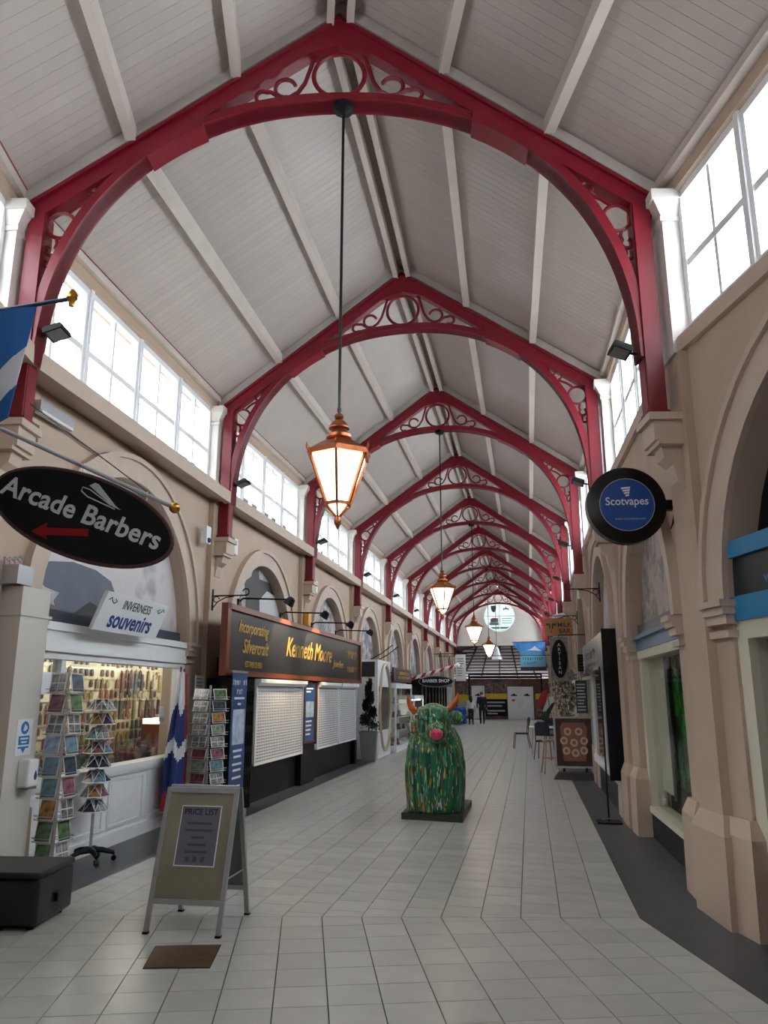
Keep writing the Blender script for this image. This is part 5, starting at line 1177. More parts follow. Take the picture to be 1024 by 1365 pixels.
def cabinet(label, y0, y1, x0, x1, H, lit):
    t = thing('display_case', label, 'display case', (x1, y0, 0), PI/2); L = y1-y0; D = x1-x0
    mb = MB(); mb.box(0, L, 0, D, 0, 0.16); mb.box(0, L, 0, D, H-0.14, H); tag(mb.build('carcass', M['white'], t), kind='stuff')
    for x in (0, L-0.05):
        for y in (0, D-0.05): mb = MB(); mb.box(x, x+0.05, y, y+0.05, 0.16, H-0.14); mb.build('post', M['white'], t)
    for z in (0.55, 0.95, 1.35):
        if z < H-0.3: mb = MB(); mb.box(0.05, L-0.05, 0.05, D-0.05, z, z+0.012); mb.build('shelf', M['cardedge'], t)
    mb = MB(); mb.box(0.05, L-0.05, 0.015, 0.021, 0.16, H-0.14); mb.build('pane', M['shopglass'], t)
    mb = MB(); mb.box(0.015, 0.021, 0.05, D-0.05, 0.16, H-0.14); mb.build('pane', M['shopglass'], t)
    mb = MB(); mb.box(0.05, L-0.05, D-0.03, D-0.02, 0.16, H-0.14); mb.build('back_panel', mat('case_back_%s' % int(lit), srgb(206,200,186), 0.5) , t)
    if lit: mb = MB(); mb.box(0.1, L-0.1, 0.1, 0.16, H-0.17, H-0.14); mb.build('led_strip', mat('lit_led_strip', (1,1,1), 0.5, emit=(1,0.98,0.95), es=8), t)
    for zi, z in enumerate((0.16, 0.562, 0.962, 1.362)):
        if z > H-0.35: continue
        for i in range(5):
            mb = MB(); h = random.uniform(0.08, 0.24); w = random.uniform(0.05, 0.11)
            mb.lathe([(w*0.8, 0), (w, h*0.2), (w*0.5, h*0.6), (w*0.7, h*0.85), (w*0.3, h)], 8)
            o = mb.build('ornament', random.choice(ITEM + [M['silver'], M['cardedge'], M['cardedge']]), None, True); o.location = (x1 - random.uniform(0.12, D-0.12), y0 + 0.15 + (L-0.3)*(i+0.5)/5, z)
            tag(o, 'small ornament on the shelves of the %s' % ('brightly lit display case' if lit else 'wide white display case'), 'ornament', 'ornaments in the %s' % ('lit case' if lit else 'wide case'))
cabinet('wide white framed glass display case past the oval-ring kiosk', 23.2, 26.4, -4.55, -3.90, 1.98, False)
cabinet('narrow brightly lit glass display case next to the barber front', 27.0, 29.4, -4.50, -3.90, 1.62, True)
t = thing('yellow_shop_sign', 'dark framed shop sign with yellow lettering above the glass display cases', 'sign', (-4.42, 25.8, 2.06), PI/2)
mb = MB(); mb.box(0, 4.0, 0, 0.06, 0, 0.48); mb.build('board', mat('sign_plum', srgb(74,44,52), 0.4), t)
mb = MB(); mb.box(0.6, 3.4, -0.01, 0, 0.08, 0.42); mb.build('panel', M['darkgrey'], t)
mb = MB(); marks(mb, 0.75, 3.3, 0.26, 0.13, -0.011, 0.2, 8); marks(mb, 0.85, 3.2, 0.11, 0.12, -0.011, 0.26, 9); tag(mb.build('small_lettering', mat('sign_yellow', srgb(226,180,70), 0.5), t), kind='stuff')
mb = MB(); mb.tube([(0.2, 0.06, 0.3), (0.2, 0.30, 0.3)], 0.02, 6); mb.tube([(3.8, 0.06, 0.3), (3.8, 0.30, 0.3)], 0.02, 6); tag(mb.build('bracket', M['blackmetal'], t), kind='stuff')
# barber front
t = thing('barber_shopfront', 'black framed glazed barber shopfront under the red and white pole', 'shopfront', (-4.10, 30.4, 0), PI/2)
mb = MB(); mb.box(0, 9.6, 0.05, 0.60, 0, 0.4); mb.build('stall_riser', M['black'], t)
mb = MB(); mb.box(0, 9.6, 0.0, 0.60, 1.95, 2.25); mb.build('fascia', M['black'], t)
for i in range(9): mb = MB(); mb.box(1.19*i, 1.19*i+0.08, 0.02, 0.12, 0.4, 1.95); mb.build('post', M['black'], t)
for i in range(8): mb = MB(); mb.box(1.19*i+0.08, 1.19*i+1.19, 0.06, 0.066, 0.4, 1.95); mb.build('pane', M['shopglass'], t)
mb = MB(); mb.box(0, 9.6, 0.52, 0.58, 0.4, 1.95); mb.build('backdrop', mat('barber_backdrop', srgb(90,80,76), 0.6, col2=srgb(40,36,40), scale=1.6), t)
t = thing('barber_pole', 'long red and white striped pole slanting out above the barber sign', 'barber pole', (-4.45, 30.0, 2.24))
a = Vector((0, 0, 0)); b = Vector((1.80, 0, 0.50)); M['poleRed'] = mat('barber_red', srgb(176,34,48), 0.4)
mb = MB(); n = 40; d = (b-a)/n; x = d.normalized(); yv = Vector((0, 1, 0)); zv = x.cross(yv)
rg = [[mb._p(a + d*i + (yv*math.cos(2*PI*k/16) + zv*math.sin(2*PI*k/16))*0.065) for k in range(16)] for i in range(n+1)]
for i in range(n):
    for k in range(16): mb.f.append([rg[i][k], rg[i][(k+1) % 16], rg[i+1][(k+1) % 16], rg[i+1][k]]); mb.mi.append(int((i/n*5 + k/16) % 1 > 0.55))
mb.build('striped_shaft', [M['white'], M['poleRed']], t, True)
for c in (a, b): mb = MB(); mb.ball(c, 0.085, 10); mb.build('end_cap', M['poleRed'] if c == a else M['white'], t, True)
mb = MB(); mb.box(-0.35, 0.0, -0.03, 0.03, -0.03, 0.03); mb.build('wall_arm', M['blackmetal'], t)
t = thing('barber_oval_sign', 'black oval sign reading BARBER SHOP hung under the striped pole', 'sign', (-3.50, 29.98, 2.13))
mb = MB(); mb.prism([(0.68*math.cos(2*PI*i/36), 0, 0.21*math.sin(2*PI*i/36)) for i in range(36)], (0, 0.04, 0)); mb.build('board', M['black'], t)
mb = MB(); mb.tube([(0.66*math.cos(2*PI*i/36), -0.004, 0.195*math.sin(2*PI*i/36)) for i in range(36)], 0.008, 4, closed=True); mb.build('gold_line', M['silver'], t)
text_mesh('lettering', 'BARBER SHOP', 0.17, M['signwhite'], t, frame_m((0, -0.004, 0.02), (1,0,0), (0,0,1)), 0.002, bold=0.003, sx=0.98)
mb = MB(); mb.tube([(-0.3, 0.02, 0.19), (-0.3, 0.02, 0.36)], 0.01, 5); mb.tube([(0.3, 0.02, 0.19), (0.3, 0.02, 0.48)], 0.01, 5); tag(mb.build('hanger', M['blackmetal'], t), kind='stuff')
t = thing('hanging_sign', 'tall white hanging sign past the barber pole', 'sign', (-3.65, 40.0, 2.3))
mb = MB(); mb.box(0, 0.52, 0, 0.05, 0, 1.32); mb.build('board', M['cardedge'], t)
mb = MB()
for i in range(8): mb.box(0.08, 0.08 + random.uniform(0.2, 0.36), -0.006, 0, 0.25 + 0.12*i, 0.29 + 0.12*i)
tag(mb.build('printed_lines', M['grey'], t), kind='stuff')
mb = MB(); mb.tube([(-1.1, 0.02, 1.36), (0.6, 0.02, 1.36)], 0.02, 5); mb.build('bracket_bar', M['blackmetal'], t)
t = thing('tie_rod', 'thin dark tie bar crossing the hall below the round window', 'tie rod', (-4.8, 41.5, 3.62))
mb = MB(); mb.tube([(0, 0, 0), (6.1, 0, 0)], 0.02, 6); mb.build('bar', M['blackmetal'], t)
for lab, x, y, c in (('blue round bin standing by the barber shopfront', -4.0, 44.6, (24,60,170)), ('second blue bin just behind the first by the far doors', -3.85, 45.6, (30,70,180))):
    t = thing('waste_bin', lab, 'bin', (x, y, 0)); mm = mat('bin_blue_%d' % int(y), srgb(*c), 0.4)
    mb = MB(); mb.lathe([(0.24, 0), (0.26, 0.05), (0.26, 0.35), (0.20, 0.42), (0.20, 0.50), (0.27, 0.56), (0.27, 0.82)], 16); mb.build('body', mm, t, True); mb = MB(); mb.lathe([(0.275, 0.82), (0.20, 0.92), (0.02, 0.95)], 16); mb.build('lid', mm, t, True)
# ---------------------------------------------------------------- right side: dark shopfront at the turn, round sign, vape window
B = BR[0]; AR = B.r
M['teal'] = mat('dark_teal', srgb(26,36,44), 0.35); M['ltblue'] = mat('bright_blue', srgb(28,124,176), 0.45)
t = place(B, 'dark_shopfront', 'dark shopfront with two bright blue bands in the arch beside the turn', 'shopfront', B.L/2)
mb = MB(); mb.prism([(x, 0.24, z) for x, z in arch_poly(AR, 2.83)], (0, 0.03, 0)); mb.build('arch_head', M['black'], t)
mb = MB(); mb.box(-AR, AR, 0.04, 0.24, 2.40, 2.70); mb.build('fascia', M['teal'], t)
mb = MB(); mb.box(-AR, AR, 0.0, 0.26, 2.70, 2.83); mb.build('upper_band', M['ltblue'], t)
mb = MB(); mb.box(-AR, AR, 0.0, 0.26, 2.22, 2.40); mb.build('lower_band', M['ltblue'], t)
mb = MB(); mb.box(-AR, AR, 0.04, 0.2, 0, 0.4); mb.build('stall_riser', M['black'], t)
mb = MB(); mb.box(-AR, AR, 0.03, 0.2, 2.08, 2.22); mb.box(AR-0.14, AR, 0.03, 0.18, 0.4, 2.08); mb.box(-AR, -AR+0.14, 0.03, 0.18, 0.4, 2.08); mb.box(-0.06, 0.06, 0.05, 0.18, 0.4, 2.08); mb.build('frame', M['creamframe'], t)
for x0, x1 in ((-AR+0.14, -0.06), (0.06, AR-0.14)): mb = MB(); mb.box(x0, x1, 0.10, 0.106, 0.4, 2.08); mb.build('pane', M['shopglass'], t)
text_mesh('lettering', 'www', 0.12, M['ltblue'], t, frame_m((-AR+0.55, 0.034, 2.5), (1,0,0), (0,0,1)), 0.001)
# round projecting sign
c = Vector((0.965, 7.35, 3.40)); t = thing('round_sign', 'round black projecting sign with blue disc and white lettering', 'sign', c, 0.10)
RX = Matrix.Rotation(PI/2, 4, 'X')
mb = MB(); mb.m = RX; mb.lathe([(0.34, -0.07), (0.365, -0.055), (0.365, 0.055), (0.34, 0.07)], 48); mb.build('drum', M['blackmetal'], t, True)
mb = MB(); mb.m = RX; mb.lathe([(0.25, 0.07), (0.25, 0.074)], 48); mb.build('blue_disc', mat('disc_blue', srgb(12,72,152), 0.35), t)
mb = MB(); mb.tube([(0.25*math.cos(2*PI*i/48), -0.073, 0.25*math.sin(2*PI*i/48)) for i in range(48)], 0.004, 4, closed=True); mb.build('white_ring', M['silver'], t)
text_mesh('lettering', 'Scotvapes', 0.108, M['signwhite'], t, frame_m((0, -0.0755, 0.03), (1,0,0), (0,0,1)), 0.001, bold=0.0012, sx=0.92)
text_mesh('lettering', 'www.scotvapes.com', 0.034, M['silver'], t, frame_m((0.02, -0.0755, -0.135), (1,0,0), (0,0,1)), 0.0005)
mb = MB()
for i in range(4):
    z = 0.165 - 0.024*i; w = 0.045 - 0.009*i; x = -0.005 + 0.004*i
    mb.prism([(x-w, -0.0755, z), (x+w, -0.0755, z+0.008), (x+w*0.9, -0.0755, z-0.010), (x-w*0.8, -0.0755, z-0.016)], (0, 0.001, 0))
tag(mb.build('swirl_emblem', M['signwhite'], t), kind='stuff')
mb = MB(); mb.box(0.34, 0.56, -0.045, 0.045, -0.045, 0.045); mb.build('wall_arm', M['blackmetal'], t)
mb = MB(); mb.tube([(0.44, 0, -0.05), (0.43, -0.01, -0.16), (0.40, 0, -0.22), (0.42, 0.01, -0.18), (0.45, 0, -0.05)], 0.007, 5); mb.build('cable', M['black'], t)
# window with green leaf display
B = BR[1]; AR = B.r
t = place(B, 'vape_shopfront', 'cream framed shop window with blue fascia showing a green leaf display', 'shopfront', B.L/2)
mb = MB(); mb.box(-AR, AR, 0.08, 0.26, 0, 0.29); mb.build('stall_riser', M['black'], t)
mb = MB(); mb.box(-AR, AR, 0.06, 0.28, 0.29, 0.36); mb.box(-AR, -AR+0.16, 0.08, 0.26, 0.36, 2.1); mb.box(AR-0.1, AR, 0.08, 0.26, 0.36, 2.1); mb.box(-AR, AR, 0.06, 0.28, 2.1, 2.2); mb.build('frame', M['creamframe'], t)
mb = MB(); mb.box(-AR, AR, 0.05, 0.28, 2.2, 2.33); mb.build('fascia', mat('fascia_blue', srgb(70,116,152), 0.35, var=0.2), t)
mb = MB(); mb.box(-AR, AR, 0.0, 0.28, 2.33, 2.375); mb.build('cornice', mat('cornice_blue', srgb(52,92,128), 0.35), t)
mb = MB(); mb.box(-AR+0.16, AR-0.1, 0.16, 0.167, 0.36, 2.1); mb.build('pane', M['shopglass'], t)
mb = MB(); s_ = 0.055
zz = [(-AR+0.42, 0.47), (-AR+0.52, 0.55), (-AR+0.50, 0.42), (-AR+0.61, 0.50)]
mb.tube([(x, 0.155, z) for x, z in zz], 0.009, 4); mb.build('glass_emblem', M['cardedge'], t)
q = place(B, 'window_partition', 'cream partition inside the window beside the green leaf display', 'partition', B.L/2, 0)
mb = MB(); mb.box(-AR+0.10, -AR+0.78, 0.23, 0.25, 0.55, 2.12); mb.build('panel', M['creamframe'], q)
mb = MB(); mb.box(-AR+0.78, -AR+0.80, 0.225, 0.255, 0.50, 2.12); mb.build('edge_strip', M['grey'], q)
q = place(B, 'leaf_display', 'green display board covered with leaf shapes behind the shop window', 'display board', B.L/2 + 0.12, -0.345)
mb = MB(); mb.box(-1.25, 1.25, 0.0, 0.03, 0.62, 2.15); mb.build('board', mat('leaf_board_green', srgb(16,70,24), 0.5, var=0.5, scale=4), q)
mb = MB(); mb.box(-1.25, 1.25, -0.01, 0.03, 0.3, 0.62); mb.build('lower_board', M['black'], q)
text_mesh('lettering', 'U', 0.26, M['cardedge'], q, frame_m((0.1, -0.014, 0.47), (1,0,0), (0,0,1)), 0.002, bold=0.006, sx=1.5)
leafm = mat('leaf_green', srgb(38,132,44), 0.5, rnd=0.35); lf = MB()
for k in range(7):
    a = math.radians(-72 + 24*k); L = 0.20*(1 - 0.09*abs(k-3)**1.2); d = Vector((math.sin(a), 0, math.cos(a))); e = Vector((d.z, 0, -d.x))
    lf.prism([Vector((0,0,0)), d*L*0.45 + e*0.018, d*L, d*L*0.45 - e*0.018], (0, -0.006, 0))
lf.tube([(0, 0, 0), (0.0, 0, -0.06)], 0.004, 4); lfm = lf.mesh('leaf', leafm); random.seed(5)
for i in range(60):
    o = link('leaf', lfm, q); o.location = (random.uniform(-1.15, 1.1), -0.006 - 0.012*random.random(), random.uniform(0.72, 2.05)); o.rotation_euler = (0, random.uniform(-1.2, 1.2), 0)
t = thing('window_lamp', 'lit white lamp panel inside the green leaf window', 'light', B.p(1.2, -1.0, 2.30), B.rz)
mb = MB(); mb.box(-0.5, 0.5, -0.08, 0.08, 0.05, 0.12); mb.build('housing', M['white'], t); mb = MB(); mb.box(-0.48, 0.48, -0.06, 0.06, 0.03, 0.05); mb.build('diffuser', mat('lit_window_lamp', (1,1,1), 0.5, emit=(0.92,1.0,0.96), es=5), t)

# ---------------------------------------------------------------- second right shop: white frame, silver fascia
t = thing('silver_shopfront', 'white framed shop window with a shiny silver fascia and black base', 'shopfront', (1.16, 15.75, 0), -PI/2)   # x local: towards the turn
L = 4.05
mb = MB(); mb.box(0, L, 0.06, 0.16, 0, 0.45); mb.build('stall_riser', M['black'], t)
mb = MB(); mb.box(0, L, 0, 0.14, 0.45, 0.57); mb.box(0, 0.1, 0.02, 0.14, 0.57, 2.05); mb.box(L-0.14, L-0.02, 0.02, 0.14, 0.57, 2.05); mb.box(L*0.5-0.03, L*0.5+0.03, 0.02, 0.12, 0.57, 2.05); mb.build('frame', M['white'], t)
mb = MB(); mb.box(0, L, -0.10, 0.14, 2.05, 2.56); mb.build('fascia', mat('silver_fascia', srgb(176,172,168), 0.25, metal=0.7, var=0.1), t)
mb = MB(); mb.box(L, L+0.05, -0.10, 0.14, 0.5, 2.60); mb.build('end_return', M['black'], t)
for x0, x1 in ((0.1, L*0.5-0.03), (L*0.5+0.03, L-0.14)): mb = MB(); mb.box(x0, x1, 0.06, 0.066, 0.57, 2.05); mb.build('pane', mat('dark_shop_glass', srgb(86,84,88), 0.06, var=0.5, scale=3) if x0 < 1 else bpy.data.materials['dark_shop_glass'], t)
mb = MB(); marks(mb, 0.5, 2.9, 2.26, 0.16, -0.101, 0.2, 12); marks(mb, 0.5, 2.6, 2.10, 0.10, -0.101, 0.16, 13); tag(mb.build('small_lettering', mat('fascia_lilac', srgb(120,104,132), 0.4), t), kind='stuff')
for i, (x, z, w, h, m) in enumerate(((L-0.75, 1.45, 0.4, 0.13, 'sign_yellow'), (L-0.75, 1.05, 0.4, 0.34, 'poster_dark'))):
    mb = MB(); mb.box(x-w/2, x+w/2, 0.052, 0.058, z, z+h); mb.build('window_poster', bpy.data.materials.get(m) or mat(m, srgb(60,54,70), 0.5, var=0.5, scale=12), t)
t = thing('pole_stand', 'thin black upright pole on a flat base before the silver fascia shop', 'stand', (0.98, 11.32, 0))
mb = MB(); mb.tube([(0, 0, 0.02), (0, 0, 2.05)], 0.012, 6); mb.build('pole', M['blackmetal'], t)
mb = MB(); mb.box(-0.16, 0.16, -0.14, 0.14, 0, 0.02); mb.build('base', M['black'], t)
mb = MB(); mb.tube([(-0.1, -0.1, 0.05), (-0.03, -0.05, 0.06), (0.03, -0.05, 0.06)], 0.008, 5); mb.build('clip', M['steel'], t)

# ---------------------------------------------------------------- hanging signs on the cafe wall
t = thing('milk_bar_sign', 'orange wooden hanging sign with black motif and MILK BAR lettering', 'sign', (0.42, 19.0, 3.02))
mb = MB(); mb.box(0, 0.66, 0, 0.03, 0, 0.42); mb.build('board', mat('orange_plywood', srgb(176,122,76), 0.5, var=0.1), t)
text_mesh('lettering', 'MILK', 0.15, M['inkblack'], t, frame_m((0.47, -0.003, 0.26), (1,0,0), (0,0,1)), 0.001, bold=0.002)
text_mesh('lettering', 'BAR', 0.15, M['inkblack'], t, frame_m((0.47, -0.003, 0.11), (1,0,0), (0,0,1)), 0.001, bold=0.002)
mb = MB()
for s_ in (-1, 1): mb.prism([(0.16 + s_*x, -0.004, z) for x, z in ((0.02, 0.30), (0.12, 0.30), (0.12, 0.25), (0.05, 0.25), (0.05, 0.17), (0.02, 0.17))], (0, 0.003, 0))
mb.ball((0.16, -0.002, 0.11), 0.018, 8); tag(mb.build('motif', M['inkblack'], t), kind='stuff')
mb = MB(); mb.tube([(0.1, 0.015, 0.42), (0.1, 0.015, 0.48)], 0.008, 5); mb.tube([(0.56, 0.015, 0.42), (0.56, 0.015, 0.48)], 0.008, 5); tag(mb.build('hanger', M['blackmetal'], t), kind='stuff')
scroll_bracket('black iron scroll bracket holding the orange wooden sign', (1.2, 19.02, 3.44), -1, 0.8)
t = thing('oval_artisan_sign', 'upright black oval sign with vertical white letters above the cafe tables', 'sign', (0.66, 17.0, 2.40))
mb = MB(); mb.box(-0.19, 0.19, 0.0, 0.02, -0.46, 0.46); mb.build('backing', mat('backing_pale', srgb(150,150,150), 0.5, var=0.5, scale=14), t)
mb = MB(); mb.prism([(0.165*math.cos(2*PI*i/32), -0.02, 0.40*math.sin(2*PI*i/32)) for i in range(32)], (0, 0.02, 0)); mb.build('oval', M['black'], t)
for i, ch in enumerate('ARTISAN'): text_mesh('letter', ch, 0.095, M['cardedge'], t, frame_m((0, -0.023, 0.285 - 0.095*i), (1,0,0), (0,0,1)), 0.001)
mb = MB(); mb.tube([(0, 0.01, 0.46), (0, 0.01, 0.50), (0.60, 0.01, 0.50)], 0.012, 5); mb.build('bracket', M['blackmetal'], t)
t = thing('cctv_camera', 'white tube security camera on the cafe-side wall', 'camera', (1.0, 21.6, 3.72), 0)
mb = MB(); mb.tube([(-0.30, -0.12, -0.02), (0.0, 0.0, 0.06)], 0.055, 10); mb.build('housing', M['white'], t); mb = MB(); mb.tube([(0.0, 0.0, 0.06), (0.08, 0, 0.02), (0.24, 0, 0.02)], 0.022, 6); mb.build('arm', M['white'], t)
t = thing('wall_conduit', 'white vertical conduit beside the third truss column of the cafe wall', 'conduit', (1.10, 16.45, 3.6))
mb = MB(); mb.tube([(0, 0, 0), (0, 0, 2.4)], 0.03, 8); mb.build('pipe', M['white'], t); mb = MB(); mb.box(-0.04, 0.2, -0.04, 0.04, 2.36, 2.46); mb.build('elbow', M['alu'], t)
t = thing('wall_heater', 'black box heater on the cafe wall under the oval sign', 'heater', (1.0, 16.6, 2.12))
mb = MB(); mb.box(0, 0.32, -0.2, 0.0, 0, 0.34); mb.build('case', M['black'], t); mb = MB()
for i in range(5): mb.box(0.02, 0.30, -0.21, -0.2, 0.04 + 0.06*i, 0.06 + 0.06*i)
tag(mb.build('grille', M['darkgrey'], t), kind='stuff')

# ---------------------------------------------------------------- poster stand with ring doughnuts
t = thing('poster_stand', 'swing poster stand showing ring doughnuts on a dark base', 'poster stand', (0.86, 16.85, 0), -0.06)
mb = MB(); mb.frustum(-0.44, 0.44, -0.30, 0.30, 0.0, -0.34, 0.34, -0.16, 0.16, 0.13); o = mb.build('base', mat('rubber_base', srgb(52,54,58), 0.5), t); bevel(o, 0.02)
for x in (-0.22, 0.22): mb = MB(); mb.box(x-0.025, x+0.025, -0.03, 0.03, 0.13, 0.22); mb.build('spring_foot', M['black'], t)
mb = MB(); mb.box(-0.40, -0.36, -0.03, 0.03, 0.2, 1.22); mb.box(0.36, 0.40, -0.03, 0.03, 0.2, 1.22); mb.box(-0.36, 0.36, -0.03, 0.03, 0.2, 0.24); mb.box(-0.36, 0.36, -0.03, 0.03, 1.18, 1.22); tag(mb.build('frame', M['alu'], t), kind='stuff')
mb = MB(); mb.box(-0.36, 0.36, -0.012, 0.012, 0.24, 1.18); pst = mb.build('poster', mat('poster_brown', srgb(66,44,40), 0.25), t)
mb = MB(); mb.prism([(x, -0.015, z) for x, z in ((-0.22, 0.34), (0.22, 0.34), (0.27, 1.0), (0.22, 1.10), (-0.22, 1.10), (-0.27, 1.0))], (0, 0.003, 0)); mb.build('printed_box', mat('print_salmon', srgb(140,88,72), 0.4, var=0.2), pst)
dn = mat('print_dough', srgb(196,170,150), 0.4)
for x, z in ((-0.12, 0.92), (0.10, 0.92), (-0.20, 0.74), (0.0, 0.70), (0.20, 0.74), (-0.16, 0.54), (0.02, 0.50), (0.19, 0.55)):
    mb = MB(); mb.tube([(x + 0.06*math.cos(2*PI*i/16), -0.017, z + 0.06*math.sin(2*PI*i/16)) for i in range(16)], 0.022, 5, closed=True); mb.m = None
    for v in mb.v: v.y = -0.017 + (v.y + 0.017)*0.08
    mb.build('printed_doughnut', dn, pst)

# ---------------------------------------------------------------- cafe furniture
def bent_chair(label, x, y, rz, seat, fr, group='cafe chairs'):
    t = thing('cafe_chair', label, 'chair', (x, y, 0), rz, group)
    mb = MB(); mb.box(-0.20, 0.20, -0.20, 0.20, 0.44, 0.49); o = mb.build('seat', seat, t); bevel(o, 0.02)
    for sx_ in (-1, 1):
        mb = MB(); mb.tube([(sx_*0.19, -0.19, 0.45), (sx_*0.23, -0.25, 0)], 0.013, 6); mb.build('leg', fr, t)
        mb = MB(); mb.tube([(sx_*0.23, 0.28, 0), (sx_*0.19, 0.19, 0.45), (sx_*0.18, 0.24, 0.92)], 0.013, 6); mb.build('back_leg', fr, t)
    mb = MB(); mb.prism([(-0.17, 0.20, 0.60), (0.17, 0.20, 0.60), (0.19, 0.24, 0.86), (0.12, 0.25, 0.95), (-0.12, 0.25, 0.95), (-0.19, 0.24, 0.86)], (0, 0.025, 0)); mb.build('backrest', seat, t)
    return t
M['blackvinyl'] = mat('black_vinyl', srgb(30,28,34), 0.45); M['navyvinyl'] = mat('navy_vinyl', srgb(28,32,52), 0.5)
M['pine'] = mat('pale_pine', srgb(176,132,100), 0.5, var=0.15)
bent_chair('black padded chair with thin legs standing out in the aisle', -0.30, 25.6, -1.45, M['blackvinyl'], M['wood'])
bent_chair('navy padded chair drawn up beside the poster stand', 0.34, 21.6, 2.9, M['navyvinyl'], M['wood'])
bent_chair('navy padded chair at the far side of the white cafe table', 0.62, 24.6, 0.1, M['navyvinyl'], M['wood'])
def table(label, x, y, w, d, h, top, leg):
    t = thing('cafe_table', label, 'table', (x, y, 0), 0)
    mb = MB(); mb.box(-w/2, w/2, -d/2, d/2, h-0.04, h); o = mb.build('table_top', top, t); bevel(o, 0.01)
    for sx_ in (-1, 1):
        for sy_ in (-1, 1): mb = MB(); mb.tube([(sx_*(w/2-0.06), sy_*(d/2-0.06), 0), (sx_*(w/2-0.1), sy_*(d/2-0.1), h-0.03)], 0.018, 6); mb.build('leg', leg, t)
table('white topped cafe table beyond the poster stand', 0.35, 23.4, 0.8, 0.7, 0.76, M['white'], M['steel'])
table('narrow counter table holding the dried plant and jars', 0.86, 18.6, 0.55, 1.1, 0.98, M['white'], M['pine'])
def stool(label, x, y, rz):
    t = thing('wooden_stool', label, 'stool', (x, y, 0), rz)
    mb = MB(); mb.box(-0.17, 0.17, -0.13, 0.13, 0.66, 0.70); mb.build('seat', M['pine'], t)
    for sx_ in (-1, 1):
        for sy_ in (-1, 1): mb = MB(); mb.tube([(sx_*0.20, sy_*0.17, 0), (sx_*0.12, sy_*0.09, 0.66)], 0.016, 6); mb.build('leg', M['pine'], t)
    mb = MB(); mb.box(-0.19, 0.19, -0.012, 0.012, 0.3, 0.33); mb.build('rung', M['pine'], t)
stool('pale wooden stool right beside the poster stand', 0.42, 17.9, 0.2)
stool('pale wooden stool tucked in behind the poster stand near the wall', 1.02, 17.5, 0.1)
# dried plant with ornaments, jars, blackboard menu, slanted flag
t = thing('dried_plant', 'bushy plant of dried leaves standing on the cafe counter', 'plant', (0.82, 18.8, 0.98))
mb = MB(); mb.lathe([(0.10, 0), (0.13, 0.18), (0.12, 0.2)], 12); mb.build('pot', M['darkgrey'], t); mb = MB(); random.seed(11)
for i in range(420):
    z = random.uniform(0.2, 1.25); r = 0.34*(1 - abs(z-0.6)/0.85)*random.uniform(0.3, 1); a = random.uniform(0, 2*PI); c = Vector((r*math.cos(a), r*math.sin(a), z)); d = Vector((random.gauss(0, 1), random.gauss(0, 1), random.gauss(0, 1))).normalized(); e = d.cross(Vector((0.3, 0.5, 0.8))).normalized()
    mb.cur = int(random.random() < 0.45); mb.face(c - d*0.05, c + e*0.022, c + d*0.05, c - e*0.022)
tag(mb.build('foliage', [mat('dried_leaf', srgb(146,124,104), 0.7, rnd=0.1), mat('dark_leaf', srgb(52,74,52), 0.6)], t), kind='stuff')
mb = MB(); mb.tube([(0, 0, 0.15), (0, 0, 1.1)], 0.012, 5); mb.build('stem', M['wood'], t)
for i in range(4):
    t = thing('glass_jar', 'clear glass jar on the front edge of the cafe counter', 'jar', (0.68 + 0.13*i, 18.2, 0.98), 0, 'jars on the cafe counter')
    mb = MB(); mb.lathe([(0.045, 0), (0.05, 0.02), (0.05, 0.12), (0.035, 0.15)], 10); mb.build('body', mat('jar_glass', srgb(190,190,186), 0.15), t, True) if i == 0 else mb.build('body', bpy.data.materials['jar_glass'], t, True); mb = MB(); mb.lathe([(0.04, 0.15), (0.04, 0.18)], 10); mb.build('lid', M['black'], t)
t = thing('menu_board', 'dark blackboard menu with white writing on the cafe wall', 'blackboard', (1.02, 16.3, 1.30), 0)
mb = MB(); mb.box(-0.10, 0.12, 0, 0.03, 0, 0.64); mb.build('board', mat('chalkboard', srgb(34,40,50), 0.6), t); mb = MB()
for i in range(9): mb.box(-0.08, -0.08 + random.uniform(0.1, 0.17), -0.003, 0, 0.05 + 0.062*i, 0.075 + 0.062*i)
tag(mb.build('chalk_lines', M['silver'], t), kind='stuff')
t = thing('slanted_flag', 'green white and red flag slanting over the cafe table', 'flag', (0.35, 24.9, 0.9)); gm = mat('flag_green', srgb(20,60,46), 0.7)
mb = MB(); mb.tube([(0.30, 0, 0), (0.16, 0, 1.0)], 0.012, 5); mb.build('pole', M['wood'], t)
for i, (a, b, m) in enumerate((((-0.10, 0.0), (0.42, 0.52), gm), ((0.02, 0.24), (0.40, 0.72), M['flagwhite']), ((-0.18, 0.36), (0.24, 0.92), M['flagred']))):
    mb = MB(); mb.prism([(a[0], 0.01*i, a[1]), (a[0]+0.28, 0.01*i, a[1]+0.05), (b[0], 0.01*i, b[1]), (b[0]-0.2, 0.01*i+0.03, b[1]-0.05)], (0, 0.006, 0)); mb.build('stripe', m, t)

